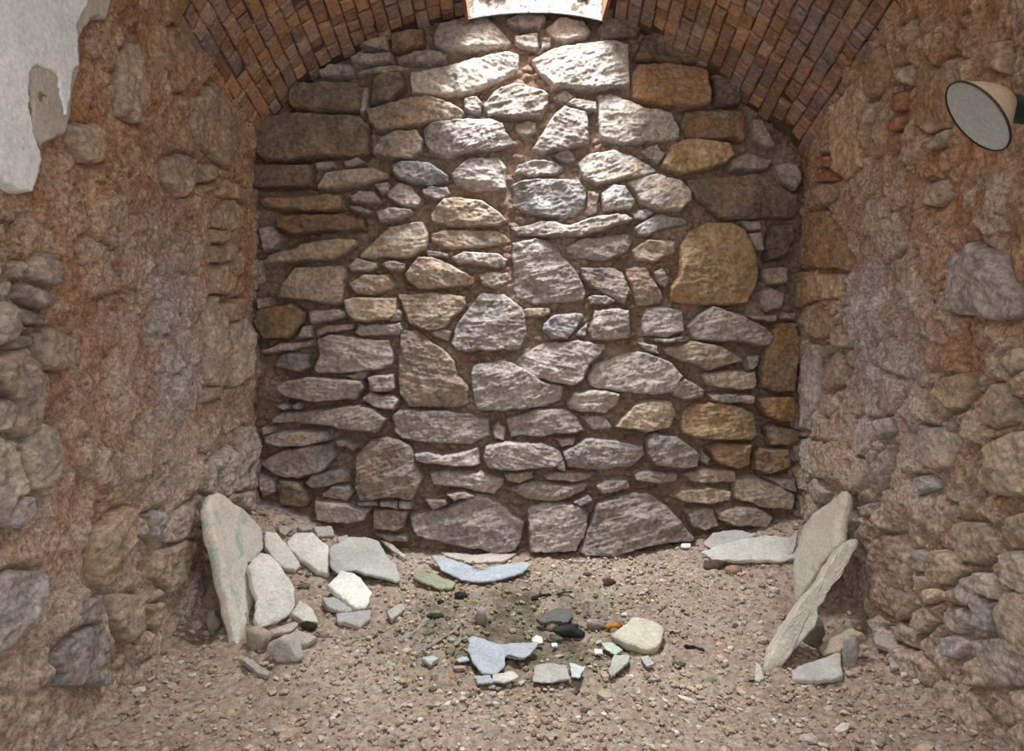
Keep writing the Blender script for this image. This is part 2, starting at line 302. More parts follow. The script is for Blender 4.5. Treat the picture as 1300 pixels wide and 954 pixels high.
GREY, TAN, BROWN, DARK, OCHRE, PALE, BLUE = ((0.40,0.36,0.325), (0.46,0.385,0.305), (0.31,0.22,0.145), (0.21,0.165,0.125), (0.46,0.35,0.215), (0.52,0.475,0.42), (0.40,0.39,0.385))  # DARK holds grime plus upper-corner shade, put into the stone colour
BACK = '''
A|D|80,570 100,530 330,515 560,520 610,570 605,700 570,715 400,715 250,740 130,740 85,700
A|D|240,420 290,385 560,370 585,410 570,510 400,515 270,505 240,480
A|B|575,400 600,395 605,440 590,500 560,512
A|D|350,320 430,285 520,280 540,330 500,348 380,345
A|D|620,350 700,330 755,325 780,400 700,465 610,470
A|P|790,320 900,300 1020,280 1250,230 1300,250 1290,330 1160,390 1060,430 950,440 800,425
A|B|510,265 560,238 710,235 720,285 600,292 520,285
A|B|730,260 820,230 920,225 970,240 965,280 870,290 740,285
A|B|530,320 700,290 795,295 790,315 680,335 540,335
A|B|700,140 860,125 870,200 760,235 705,225
A|P|890,170 930,100 1040,75 1150,70 1200,120 1265,190 1240,215 1100,225 960,230 900,210
A|D|560,200 690,150 700,225 600,220
A|T|590,490 770,450 870,435 990,465 1045,510 1040,545 900,560 700,595 640,595 600,550
A|G|1040,450 1100,440 1130,470 1120,515 1075,530 1045,500
P|G|612,133 627,114 652,106 680,112 698,120 697,133 688,150 665,152 640,150 618,147
A|G|850,590 900,560 1050,545 1170,540 1230,560 1250,620 1300,660 1200,690 1080,700 960,730 880,690 860,650
A|G|615,680 660,620 740,595 830,590 858,640 845,700 800,730 700,725 620,700
A|D|20,800 80,745 355,755 350,855 100,862 40,845
A|T|360,865 400,780 500,775 620,760 700,790 690,820 560,850 400,868
A|U|710,760 760,735 880,740 970,800 970,830 880,855 760,830 720,800
A|G|975,790 1060,720 1200,710 1240,760 1240,870 1100,880 1000,850
A|T|835,865 900,850 970,850 975,890 930,922 860,895
P|G|490,244 505,231 519,234 537,252 531,261 508,262 492,252
P|U|441,247 455,240 475,242 487,256 470,258 445,255
A|B|480,740 560,715 590,740 530,765 490,760
A|B|365,745 450,735 455,760 370,775
A|G|630,850 700,835 700,880 660,885
B|P|5,80 60,50 150,55 165,75 140,115 70,120 15,105
B|P|160,110 210,70 320,75 345,120 330,145 240,170 180,145
B|T|35,140 135,125 140,190 100,198 40,175
B|P|145,150 180,140 185,180 150,190
B|P|100,235 170,195 250,175 430,155 490,180 495,345 430,350 350,360 270,345 190,345 140,290
B|D|360,110 400,70 520,80 540,110 520,150 380,155
B|D|505,235 540,140 600,115 800,235 790,248 650,250
B|R|500,280 530,245 620,240 800,260 815,400 770,420 650,425 560,410 500,385 495,330
B|D|820,290 880,290 940,350 930,410 830,415
B|B|690,480 710,435 950,420 955,545 850,545 720,540
B|P|370,370 420,360 500,400 560,425 660,440 695,500 700,540 560,560 460,570 380,545 370,480
B|G|100,590 200,440 240,410 330,440 340,560 250,590 160,605
B|U|240,405 270,385 360,395 370,435 300,435
B|P|190,380 240,345 290,370 250,400 200,390
B|G|40,490 90,465 130,475 130,520 80,548 40,520
B|Q|285,640 330,600 430,580 520,610 610,670 560,690 460,710 360,730 310,700
B|O|620,645 660,570 720,540 820,545 890,560 910,610 870,640 780,670 700,690 640,665
B|G|530,590 600,560 645,600 610,645 560,615
B|G|50,640 150,620 230,640 240,660 200,690 110,695 40,680
B|P|180,610 260,585 285,610 280,640 230,640
B|U|25,720 120,700 300,700 330,740 320,820 240,860 100,845 30,815
B|U|380,760 430,720 480,730 520,790 500,825 390,825
B|Q|480,710 600,680 690,710 735,750 735,790 690,830 600,830 530,790
B|G|330,745 375,755 370,830 330,845
B|D|710,700 1000,680 1090,730 1160,760 1160,850 1000,860 850,860 790,800 730,760
B|D|900,620 960,595 1060,620 1040,660 960,670 890,665
B|D|975,460 1020,470 1075,570 1040,580 985,555
B|D|1060,640 1150,630 1180,700 1150,750 1090,720
C|B|90,40 480,20 495,90 400,105 200,95 100,75
C|B|175,120 480,108 580,135 590,185 400,195 240,208 185,185
C|T|105,350 150,300 320,250 480,222 545,235 545,265 450,325 300,330
C|D|95,180 160,160 200,220 180,270 120,290
C|T|180,505 200,430 260,360 330,350 480,345 510,380 490,430 480,525 440,532 330,515
C|U|505,80 560,75 635,100 600,115 540,100
C|T|635,105 700,80 800,85 820,110 740,145 650,150
C|T|560,300 640,220 700,160 850,140 875,200 870,270 800,310 640,320 565,315
C|T|885,110 950,40 1020,30 1130,50 1180,80 1250,150 1200,175 1000,175 890,150
C|T|885,200 950,180 1200,185 1255,220 1240,245 1080,275 950,275 890,240
C|T|870,280 970,295 965,310 880,305
C|G|975,310 1040,285 1200,290 1245,320 1240,360 1200,370 1100,345 1010,340
C|U|1095,385 1180,375 1250,380 1250,430 1180,465 1120,440
C|T|765,390 830,310 900,305 1000,350 1100,410 1090,440 930,460 830,460 780,420
C|T|505,350 550,315 640,335 650,365 600,380 520,375
C|T|655,345 700,325 775,345 770,375 710,375
C|T|500,430 580,390 690,388 735,440 700,465 620,490 540,480
C|T|490,510 540,495 730,500 730,580 700,605 540,610 500,560
C|G|325,565 350,550 500,555 505,590 440,610 340,620
C|T|355,645 430,620 530,612 535,640 440,655 365,680
C|G|530,665 560,620 750,612 760,650 740,675 560,680
C|T|735,480 900,468 1050,490 1055,530 1000,590 960,640 880,660 790,620 750,520
C|G|885,655 950,640 990,650 975,700 910,680
P|G|571,437 580,410 600,383 610,370 640,373 656,385 668,400 670,425 660,445 610,447 580,447
C|G|370,690 430,665 560,680 700,690 720,760 715,810 640,835 480,850 370,850 350,830 375,760
C|U|490,860 560,835 605,845 580,875 510,870
C|G|595,860 640,850 720,850 725,920 690,935 610,930
P|N|506,423 513,417 530,419 549,434 566,445 578,459 582,478 596,492 596,515 580,520 520,518 506,500 504,470
C|B|65,600 100,545 250,525 320,560 300,620 240,690 120,690
C|D|100,740 200,710 340,690 350,720 240,745 120,755
C|V|165,790 220,745 330,755 340,820 290,850 180,820
P|G|350,490 366,482 395,478 460,484 463,492 450,509 400,511 368,507 352,498
C|D|90,500 150,495 160,540 100,550
C|U|280,680 300,630 345,620 350,680 300,690
C|G|700,610 735,545 755,560 750,600
D|G|20,150 150,120 250,140 380,100 480,95 510,120 400,165 300,190 150,190 50,185
D|G|500,90 560,75 600,90 560,120 510,115
D|U|510,150 600,100 700,105 740,135 640,155 560,190 520,185
D|G|235,230 300,195 480,175 510,200 490,250 400,290 290,275 245,255
D|T|500,240 560,195 680,200 680,250 590,295 510,285
D|G|25,210 120,190 200,205 240,260 290,330 330,410 320,440 230,450 120,455 40,430 30,330
D|G|290,310 420,300 470,320 500,400 480,460 420,430 340,390 310,350
D|N|470,310 560,300 580,350 640,430 620,455 520,465 500,400
D|O|650,390 690,340 690,210 730,160 800,130 900,125 950,150 990,260 1005,350 960,450 850,460 700,455 655,440
D|T|585,330 620,310 650,350 640,390 600,370
D|B|1010,310 1130,300 1110,370 1050,375 1015,355
D|D|1000,400 1050,380 1105,410 1090,470 1040,485 1000,450
D|D|1030,250 1050,140 1140,130 1150,200 1110,260 1040,285
D|D|960,170 1020,165 1025,250 990,240
D|B|935,120 1010,120 1020,160 960,160
D|G|720,540 760,490 820,460 920,490 1040,545 1060,580 1030,620 960,605 860,600 740,590
D|T|620,625 740,600 850,610 940,660 950,680 800,715 740,690 640,655
D|G|535,510 560,465 640,460 710,480 715,560 640,585 550,580
D|G|335,560 350,475 420,465 495,475 495,585 410,600 340,590
D|U|75,470 180,465 185,490 110,515 80,500
D|U|150,530 200,490 310,485 320,510 250,590 180,590 150,560
D|G|15,690 130,610 290,590 400,610 405,630 340,690 310,760 270,780 120,745
P|G|745,482 753,463 792,448 821,447 853,460 868,478 858,497 835,503 790,498 760,495 748,490
P|T|892,477 915,471 960,471 963,490 955,496 915,494 897,488
P|B|966,466 976,434 990,410 1012,408 1018,430 1015,470 1012,498 985,500 968,492
D|G|960,660 1005,655 1000,700 965,715
D|G|520,600 600,615 615,650 560,640
D|G|580,590 700,580 715,600 600,605
D|G|330,420 400,415 450,440 400,460 335,455
D|G|280,575 330,520 320,580
D|B|1100,485 1150,485 1150,510 1100,510
D|T|950,500 1080,495 1075,520 980,515
E|T|575,95 610,55 660,80 700,75 750,100 720,150 650,145 580,110
E|G|145,190 200,160 380,145 560,120 640,140 695,190 640,255 500,240 330,210 160,215
E|U|170,130 210,115 245,135 220,150
E|U|250,125 285,110 300,140 265,145
E|G|115,270 170,250 290,240 420,245 430,285 350,310 200,320 130,300
E|D|110,225 170,225 175,250 120,262
E|G|705,180 740,140 880,150 980,150 1080,170 1160,190 1165,270 1080,310 900,305 760,290 720,250
E|G|1180,230 1200,200 1235,230 1225,295 1185,280
E|G|445,290 480,280 560,320 540,340 460,310
E|G|100,385 200,340 330,310 430,305 460,360 400,430 280,470 180,450 110,410
E|G|305,490 340,450 480,410 520,440 515,480 430,500 340,515
E|N|385,540 440,495 520,495 540,530 500,575 400,555
E|N|545,350 620,280 680,265 800,310 830,400 860,450 810,565 700,555 560,565 545,500
E|D|180,500 200,465 290,480 340,560 320,600 200,590
E|D|90,440 170,470 180,520 110,565
E|G|100,575 200,590 330,650 330,675 250,685 120,660
E|G|350,560 480,575 620,600 590,660 520,670 360,665
E|N|625,600 790,610 770,690 720,705 620,700
E|G|810,345 880,335 940,360 1110,320 1120,400 1000,415 870,390 820,380
E|G|880,440 960,430 1130,430 1230,460 1220,500 1180,545 1040,510 900,500
E|G|860,560 960,555 970,580 900,610
E|G|960,530 1050,520 1100,540 1000,565
P|G|519,657 549,649 571,646 594,632 610,628 632,638 657,657 667,665 663,690 655,700 628,708 610,700 560,692 527,684 520,672
P|G|615,567 640,561 690,562 712,573 718,585 705,595 650,598 620,597 613,585
E|B|550,570 640,565 650,590 560,590
E|B|655,570 735,570 740,600 660,595
E|B|740,570 800,565 800,605 745,600
E|B|620,715 780,730 790,755 700,750
P|G|641,604 668,600 680,607 660,614 643,611
P|G|597,480 600,462 640,455 660,465 690,482 716,490 714,510 690,518 640,523 605,520 598,500
F|G|240,100 270,50 400,45 460,55 440,110 400,140 300,135 250,125
F|T|430,195 500,110 560,85 660,85 680,150 650,200 560,215
F|G|5,160 130,120 250,120 290,150 325,210 260,220 130,235 20,235
F|O|690,190 700,130 760,95 860,95 990,130 1005,230 980,250 800,245 700,225
F|T|800,65 880,55 985,70 985,100 880,105 810,90
F|R|995,85 1060,70 1150,75 1150,180 1080,175 1030,150
F|D|1030,200 1060,180 1170,210 1160,270 1050,265
F|B|985,300 1010,275 1125,280 1125,350 1040,385 985,360
F|G|560,240 590,215 680,230 740,270 780,300 760,350 700,360 590,350 565,300
F|R|800,275 850,255 980,260 970,340 930,365 850,345 820,310
F|G|225,290 330,235 400,235 550,265 555,310 500,350 380,365 250,360 240,330
F|G|505,380 560,360 690,375 680,405 640,420 520,410
F|T|705,385 800,355 920,370 915,410 800,420 730,410
F|T|655,470 700,440 800,430 900,450 890,490 800,500 700,490
F|T|910,400 1000,390 1100,430 1150,460 1140,525 1040,520 910,480
F|D|1040,400 1150,390 1155,450 1100,440
F|T|835,530 900,505 1000,510 1065,545 1040,590 900,585 840,560
F|B|720,540 760,515 830,520 850,590 790,610 740,590
F|G|150,390 210,370 370,375 350,400 270,415 170,405
F|G|360,420 400,395 490,395 500,440 380,460
F|G|10,440 100,405 240,420 350,415 320,450 200,495 90,480
F|G|90,510 160,490 300,500 340,540 320,620 280,690 100,690
F|G|290,690 340,560 370,490 470,460 570,450 640,500 700,570 760,640 640,650 500,680 430,700 320,705
F|G|270,490 330,460 350,480 300,505
F|G|5,380 70,375 70,405 20,410
F|G|75,375 110,370 115,395 80,395
F|G|200,240 280,235 270,265 220,270
F|G|300,150 400,150 430,200 350,210 330,190
F|T|650,20 720,0 790,50 780,80 700,90 660,70
F|G|200,330 235,325 245,370 210,360
F|G|780,285 820,320 800,345 770,330
'''
LEFT = '''
G|G|540,230 580,185 620,190 650,270 660,420 650,540 600,530 540,500
G|B|750,130 800,110 860,180 870,230 860,330 810,400 780,410 760,300
G|T|900,380 940,350 1000,420 1045,480 1040,650 1010,735 960,700 880,620 840,560 870,430
G|G|730,700 800,660 870,690 860,820 800,860 740,790
G|G|870,700 960,720 1000,750 900,790 860,790
G|T|1000,770 1100,830 1090,880 960,840
G|G|340,540 460,530 490,620 450,710 380,700 340,620
H|T|820,100 850,60 900,35 930,80 930,140 880,165 830,150
H|T|820,150 870,160 870,205 825,205
H|T|825,215 860,215 855,285 825,280
H|T|870,200 905,215 895,270 860,270
H|T|820,300 860,285 895,360 895,400 820,395
H|T|900,290 930,230 945,250 915,350
H|T|860,430 930,410 940,480 890,505 865,480
H|P|880,520 940,485 970,540 975,640 960,710 905,750 885,620
H|P|800,440 830,400 860,450 880,560 890,740 830,745 800,720
H|P|790,760 860,740 870,790 795,810
H|V|140,290 200,240 250,270 250,370 210,370 150,330
H|V|80,410 120,350 190,380 215,430 190,460 130,440
H|G|0,430 40,420 90,460 100,530 40,590 0,600
H|V|90,460 130,450 190,490 180,520 110,510
H|G|170,540 220,520 310,560 315,660 250,690 200,690 170,640
H|V|60,580 90,550 150,560 150,590 80,600
H|G|0,640 110,600 180,700 200,750 160,850 150,920 110,950 60,900 90,800 20,770
H|G|0,800 50,790 95,830 60,900 0,930
H|V|70,290 110,275 130,300 90,345
H|G|5,370 45,355 50,400 15,410
I|P|-20,50 40,35 90,60 130,200 130,260 85,270 60,370 -20,370
I|P|115,70 150,20 170,-20 230,0 248,80 248,190 190,245 140,240
I|U|80,280 140,260 150,330 100,380 70,370
I|U|225,840 280,780 350,730 400,730 400,880 430,900 420,960 240,960
I|G|310,680 340,640 400,620 405,690 350,740 320,730
I|T|370,400 430,330 490,290 505,330 500,460 460,540 400,600 370,580 350,480
I|U|545,330 600,310 640,320 610,390 560,420
I|G|610,390 690,300 735,270 730,380 680,430 620,430
I|U|-10,560 70,530 170,530 160,640 130,700 60,830 -10,860
I|T|550,660 620,650 640,690 600,750 555,740
I|P|800,130 860,70 885,100 880,230 840,265
I|P|890,10 940,0 950,60 940,220 890,245
I|G|880,255 950,240 945,330 900,300
I|P|745,150 800,130 815,220 790,260 750,240
I|T|600,470 700,420 740,430 700,560 640,620 590,560
I|T|430,620 540,620 550,760 480,800 430,740
'''
RIGHT = '''
J|T|195,460 240,420 300,350 360,320 355,440 330,500 340,640 340,720 270,780 220,740 200,640
J|B|360,250 420,200 430,350 400,410 370,430
J|T|340,500 360,450 400,430 385,520 350,640 335,650
J|T|365,600 400,470 440,380 480,370 470,500 430,640 400,680 370,690
J|B|570,350 600,230 640,320 680,300 740,240 740,500 700,560 620,580 565,540
J|K|475,400 520,395 515,470 480,490
J|K|470,520 505,505 510,560 475,575
J|K|465,600 500,580 510,640 465,655
J|K|150,680 195,670 195,720 155,730
J|K|150,750 190,735 240,780 160,790
J|P|450,300 560,270 570,340 530,375 480,350
J|T|490,120 560,80 580,150 540,210 500,190
J|G|600,800 680,770 700,850 650,900 600,880
J|T|120,800 200,790 230,850 180,900 130,880
J|P|620,620 700,560 690,620 640,650
J|B|860,200 950,180 970,320 890,310
K|B|105,100 150,80 200,80 280,270 270,310 170,300 110,290
K|T|155,320 250,320 245,380 230,415 160,415
K|B|80,310 140,310 150,420 75,460
K|T|105,450 150,430 215,490 215,550 160,570 105,530
K|T|175,450 230,420 240,450 210,490
K|P|200,550 240,510 280,560 280,600 230,600
K|U|90,720 115,580 150,590 165,700 160,800 150,920 100,900
K|G|160,600 200,590 210,620 180,635
K|G|185,680 230,610 280,690 270,740 200,760
K|U|650,260 740,200 830,250 860,340 900,400 920,480 840,500 700,480 640,460
K|T|570,800 620,720 700,690 740,720 740,770 700,830 620,860
K|T|760,830 800,730 850,740 910,820 900,880 820,910 770,890
K|G|620,890 660,880 680,910 640,930
K|G|550,700 590,700 595,730 560,735
K|T|840,640 900,600 910,680 860,710
K|U|370,880 430,860 440,920 400,950
K|G|180,780 220,770 230,820 200,870 175,850
L|G|570,80 590,0 680,10 710,60 690,150 620,160 575,140
L|T|810,200 830,60 1010,0 1010,260 880,260 830,250
L|N|390,600 400,440 450,400 520,400 545,500 550,700 500,720 440,680 400,640
L|T|690,400 720,350 820,360 880,480 800,520 720,480
L|G|540,480 580,455 605,490 600,540 560,530
L|T|610,520 640,450 700,470 740,530 700,590 620,580
L|P|725,600 740,560 790,550 790,660 740,670
L|P|785,550 840,535 860,580 860,640 800,620
L|U|775,640 800,620 860,650 855,765 790,750
L|G|660,700 700,660 760,670 770,740 720,770 670,740
L|U|655,790 700,755 760,800 720,860 680,860
L|T|860,660 900,600 1000,620 1000,880 900,820 860,740
L|G|760,790 860,770 1000,870 1000,960 840,960
L|T|740,880 790,840 830,960 750,960
L|T|560,680 620,660 650,720 600,770 560,740
L|T|570,640 620,600 680,610 680,640 620,660
L|T|460,740 520,720 590,790 580,830 500,790
L|P|890,470 940,460 1000,550 1000,640 900,590 880,520
L|G|400,180 460,80 480,60 480,130 460,200 430,260 405,250
L|U|560,190 620,180 640,230 590,250
L|P|150,50 190,40 200,180 170,220
L|P|170,230 210,190 250,250 220,290
L|G|340,300 420,280 430,340 380,330
L|T|900,330 1000,300 1000,440 920,460 880,390
'''
TONE = {'G': (GREY, .25), 'T': (TAN, .5), 'B': (BROWN, .8), 'D': (DARK, .45), 'O': (OCHRE, 1.0), 'P': (PALE, .15), 'Q': (PALE, .75), 'U': (BLUE, .1),
        'V': ((0.25, 0.25, 0.245), .1), 'R': ((0.33, 0.22, 0.14), 1.0), 'N': ((0.34, 0.275, 0.23), .35), 'K': ((0.40, 0.21, 0.13), .3)}
LOOK = {'O': 'ochre stone', 'Q': 'pale grey stone with ochre stain', 'R': 'rust stained brown stone', 'D': 'dark brown stone', 'B': 'brown stone',
        'P': 'pale stone', 'V': 'dark grey stone', 'U': 'blue grey stone', 'K': 'orange red brick'}

def rock_field(P, T, seed, g, back=0.05, bev=0.018, strata=1.0, facets=4, rough=0.006, warp=0.007, grow=0.0):
    """heightfield of one rock face over outline P in wall coordinates: its flanks run down behind the mortar"""
    P = np.asarray(P, float); lo = P.min(0)-3*g-grow; hi = P.max(0)+3*g+grow
    nx = int((hi[0]-lo[0])/g)+2; ny = int((hi[1]-lo[1])/g)+2
    X, Y = np.meshgrid(lo[0]+np.arange(nx)*g, lo[1]+np.arange(ny)*g, indexing='ij')
    wx = X+warp*fbm(X, Y, 22, 3, seed); wy = Y+warp*fbm(X, Y, 22, 3, seed+5)
    s = poly_sdf(P, wx, wy)+grow
    c = P.mean(0); r = random.Random(seed); size = float(np.sqrt(abs(area(P))))
    e = np.clip(s/bev, 0, 1); prof = 1-(1-e)**2.6
    h = np.full(X.shape, T)
    for k in range(facets):
        a = r.uniform(0, 6.283); sl = r.uniform(0.08, 0.42); off = r.uniform(0.05, 0.7)*size*0.5
        h = np.minimum(h, T+r.uniform(-.002, .008)-sl*((X-c[0])*math.cos(a)+(Y-c[1])*math.sin(a)-off))
    h = np.maximum(h, T*0.45)
    ang = r.uniform(-0.35, 0.35)
    u = (X-c[0])*math.cos(ang)+(Y-c[1])*math.sin(ang); v = -(X-c[0])*math.sin(ang)+(Y-c[1])*math.cos(ang)
    h = h + strata*0.009*ridged(u*0.35, v, 15, 4, seed+9) + rough*fbm(X, Y, 26, 4, seed+3) + 0.0045*ridged(u*0.32, v, 55, 3, seed+4)*strata + 0.003*fbm(X, Y, 90, 2, seed+6)
    H = -back+(h+back)*prof
    keep = s > -1.6*g
    kc = keep[:-1, :-1] & keep[1:, :-1] & keep[:-1, 1:] & keep[1:, 1:]
    return X, Y, H, grid_faces(nx, ny, kc)
def place(frame, X, Y, H):
    if frame == 'B': return np.stack([X, YB-H, Y], -1).reshape(-1, 3)
    if frame == 'L': return np.stack([-1.125-0.019*(YB-X)+H, X, Y], -1).reshape(-1, 3)
    return np.stack([1.278-0.019*(YB-X)-H, X, Y], -1).reshape(-1, 3)

def build_stones(text, frame, parent, T=(0.025, 0.055), back=0.06, limit=100, g0=0.0042, off=0.03, strata=1.0, grow=0.004):
    rows = []
    for i, ln in enumerate(x for x in text.strip().split('\n')):
        code, tone, s = ln.split('|')
        pp = pts(code, s)
        P = [hit_back(*p, off=off) if frame == 'B' else hit_side(*p, frame, off=off) for p in pp]
        rows.append((abs(area(pp)), i, tone, P))
    rows.sort(reverse=True)
    rest_v, rest_f, rest_t, nrest = [], [], [], 0
    for rank, (ar, i, tone, P) in enumerate(rows):
        r = random.Random(i*31+len(text)); size = math.sqrt(abs(area(P)))
        t = r.uniform(*T)*min(1.1, 0.7+size*2.2)
        g = max(g0, size/70); col, ru = TONE[tone]; ru *= 0.7
        if tone == 'K':
            t = max(t, 0.02)
        X, Y, H, fc = rock_field(P, t, i*7+len(text) % 97, g, back=back, bev=min(0.015, size*0.16), strata=strata*(0.25 if tone == 'K' else 1), facets=2 if tone == 'K' else (4 if frame == 'B' else 6), grow=grow, rough=0.006 if frame == 'B' else 0.010)
        V = place(frame, X, Y, H)
        if frame == 'R': fc = fc[:, ::-1]
        if frame == 'B': fc = fc
        V, fc, _ = compact(V, fc)
        k = r.uniform(0.82, 1.18); w = r.uniform(-0.03, 0.03)
        if frame != 'B' and tone != 'K':       # stones of the long walls carry the red dust of their mortar
            zc = float(np.mean([q[1] for q in P])); a = 0.08+0.5*min(1, max(0, (zc+0.3)/0.9)); dust = (0.40, 0.275, 0.18)
            col = tuple((c*(1-a)+d*a)*1.25 for c, d in zip(col, dust))
        c4 = (col[0]*k*(1+w), col[1]*k, col[2]*k*(1-w), ru)
        if rank < limit:
            o = mesh_obj('brick' if tone == 'K' else 'stone', V, fc, STONE, parent, color=c4)
            if tone in LOOK: o['label'] = LOOK[tone]
        else:
            rest_v.append(V); rest_f.append(fc+nrest); nrest += len(V)
    if rest_v:
        o = mesh_obj('small_stones', np.concatenate(rest_v), np.concatenate(rest_f), STONE, parent, color=(*GREY, 0.35))
        o['kind'] = 'stuff'
    return [r[3] for r in rows]

# ------------------------------------------------------------------ vault line
ARCH_PX = [(300, 215), (322, 178), (345, 140), (375, 112), (412, 79), (450, 61), (500, 41), (550, 27), (600, 18), (672, 13), (745, 17), (800, 34), (850, 62), (900, 88), (950, 128), (985, 152), (1012, 176), (1040, 206)]
ARCH = np.array([hit_back(*p, off=0.03) for p in ARCH_PX])
VK = 0.30                                  # the vault falls towards the end wall
def arch_resample(n):
    P = ARCH.copy()
    for _ in range(3):                     # Chaikin
        Q = [P[0]]
        for a, b in zip(P[:-1], P[1:]): Q += [a*0.75+b*0.25, a*0.25+b*0.75]
        Q.append(P[-1]); P = np.array(Q)
    d = np.concatenate([[0], np.cumsum(np.hypot(*np.diff(P, axis=0).T))])
    t = np.linspace(0, d[-1], n)
    return np.stack([np.interp(t, d, P[:, 0]), np.interp(t, d, P[:, 1])], 1), d[-1]
def vault_top(x, y):
    P, _ = arch_resample(200)
    return np.interp(x+0.019*(YB-y), P[:, 0], P[:, 1])+VK*(YB-y)

# ------------------------------------------------------------------ end wall
def wall_back():
    g = 0.006
    xs = np.arange(-1.30, 1.46, g); zs = np.arange(-1.25, 1.60, g)
    X, Z = np.meshgrid(xs, zs, indexing='ij')
    cen = sstep(0.85, 0.25, np.abs(X-0.25))*sstep(-0.9, -0.1, Z)
    lev = -0.046+0.038*cen+0.012*fbm(X, Z, 5, 3, 3)+0.008*fbm(X, Z, 30, 4, 8)+0.004*fbm(X, Z, 90, 2, 12)
    # small broken fill stones pressed into the joints
    f1, f2, cid = worley(X, Z, 0.05, 0.032, 5)
    lev += 0.016*sstep(0.05, 0.35, f2-f1)*(cid > 0.45)
    V = place('B', X, Z, lev)
    o = mesh_obj('wall_back', V, grid_faces(len(xs), len(zs)), MORTAR, origin=(0, YB, 0))
    props(o, 'rough rubble stone end wall in reddish lime mortar', kind='structure')
    build_stones(BACK, 'B', o)
    return o

# ------------------------------------------------------------------ floor
def floor_z(x, y):
    x = np.asarray(x, float); y = np.asarray(y, float)
    z = -1.085+(y-2.3)*0.135
    z = np.where(y < 2.3, -1.085+(y-2.3)*0.02, z)
    z = z+0.235*np.exp(-(((x+1.15)/0.42)**2+((y-3.35)/0.62)**2))
    z = z+0.08*np.exp(-(((x+1.25)/0.30)**2))*sstep(3.4, 2.0, y)*0.6
    z = z+0.125*np.exp(-(((x-1.25)/0.55)**2+((y-3.35)/0.45)**2))
    z = z+0.05*np.exp(-(((x-1.28)/0.16)**2))
    z = z-0.09*np.exp(-(((x-1.10)/0.09)**2+((y-2.68)/0.14)**2))-0.07*np.exp(-(((x+1.07)/0.07)**2+((y-2.62)/0.13)**2))
    z = z-0.02*np.exp(-(((x-0.0)/0.5)**2+((y-2.75)/0.4)**2))
    return z
def floor_at(px, py):
    d = ray(px, py); y = 2.6
    for _ in range(60):
        y = 0.5*y+0.5*float(floor_z(d[0]*y, y))/d[2]
    return np.array([d[0]*y, y, d[2]*y])
def build_floor():
    xs = np.arange(-1.35, 1.5, 0.009); ys = np.arange(-0.3, 3.42, 0.009)
    X, Y = np.meshgrid(xs, ys, indexing='ij')
    Z = floor_z(X, Y)+0.012*fbm(X, Y, 4, 4, 2)+0.007*fbm(X, Y, 25, 4, 6)
    f1, f2, cid = worley(X, Y, 0.035, 0.03, 9)
    Z += 0.009*sstep(0.0, 0.5, f2-f1)*(cid > 0.35)
    moss = np.exp(-(((X-0.03)/0.46)**2+((Y-2.70)/0.40)**2))*1.5*(0.75+0.5*fbm(X, Y, 7, 4, 31))
    o = mesh_obj('floor', np.stack([X, Y, Z], -1).reshape(-1, 3), grid_faces(len(xs), len(ys)), GROUND, origin=(0, 2, -1.08), attrs={'moss': np.clip(moss, 0, 1).ravel()})
    props(o, 'earth floor of crumbled mortar and rubble', kind='structure')
    return o
def icosphere(sub):
    import bmesh
    bm = bmesh.new(); bmesh.ops.create_icosphere(bm, subdivisions=sub, radius=1.0)
    v = np.array([x.co[:] for x in bm.verts]); f = np.array([[q.index for q in p.verts] for p in bm.faces]); bm.free()
    return v, f
def build_gravel(parent):
    bv, bf = icosphere(1); n = 16000
    r = RNG
    y = 1.75+1.5*r.random(n)**0.9; x = np.array([XL(a) for a in y])+(2.40*r.random(n))
    dens = fbm(x, y, 3.5, 3, 44)
    ok = r.random(n) < 0.65+0.6*dens
    x, y = x[ok], y[ok]; n = len(x)
    s = 0.0025+0.009*r.random(n)**3.0; big = r.random(n) < 0.008; s[big] = 0.011+0.010*r.random(big.sum())
    z = floor_z(x, y)+0.012*fbm(x, y, 4, 4, 2)+0.006
    sc = np.stack([s*r.uniform(0.8, 1.6, n), s*r.uniform(0.8, 1.4, n), s*r.uniform(0.45, 0.9, n)], -1)
    a = r.uniform(0, 6.283, n); ca, sa = np.cos(a), np.sin(a); tl = r.uniform(-0.5, 0.5, n)
    jit = 1+r.uniform(-0.25, 0.25, (n, len(bv)))
    P = bv[None]*sc[:, None]*jit[..., None]
    px = P[..., 0]*ca[:, None]-P[..., 1]*sa[:, None]; py = P[..., 0]*sa[:, None]+P[..., 1]*ca[:, None]; pz = P[..., 2]+px*tl[:, None]*0.5
    V = np.stack([px+x[:, None], py+y[:, None], pz+z[:, None]], -1).reshape(-1, 3)
    Fc = (bf[None]+(np.arange(n)*len(bv))[:, None, None]).reshape(-1, 3)
    pal = np.array([(0.50,0.38,0.30), (0.55,0.43,0.34), (0.45,0.34,0.27), (0.62,0.55,0.48), (0.44,0.39,0.34), (0.50,0.38,0.29)])
    ci = r.integers(0, len(pal), n); c = pal[ci]*r.uniform(0.68, 1.15, (n, 1))
    moss = np.exp(-(((x-0.03)/0.46)**2+((y-2.70)/0.42)**2))*1.7; mm = (r.random(n) < moss*0.9)
    mp = np.array([(0.22,0.20,0.12), (0.17,0.16,0.10), (0.10,0.09,0.07), (0.36,0.33,0.24), (0.30,0.20,0.11)])
    c[mm] = mp[r.integers(0, len(mp), mm.sum())]*r.uniform(0.8, 1.3, (mm.sum(), 1))
    o = mesh_obj('gravel', V, Fc, GRAVEL, parent, smooth=False, attrs={'tone': np.repeat(c, len(bv), 0)}, origin=(0, 2.6, -1.05))
    o['kind'] = 'stuff'; o['label'] = 'loose tan and mossy gravel crumbs'

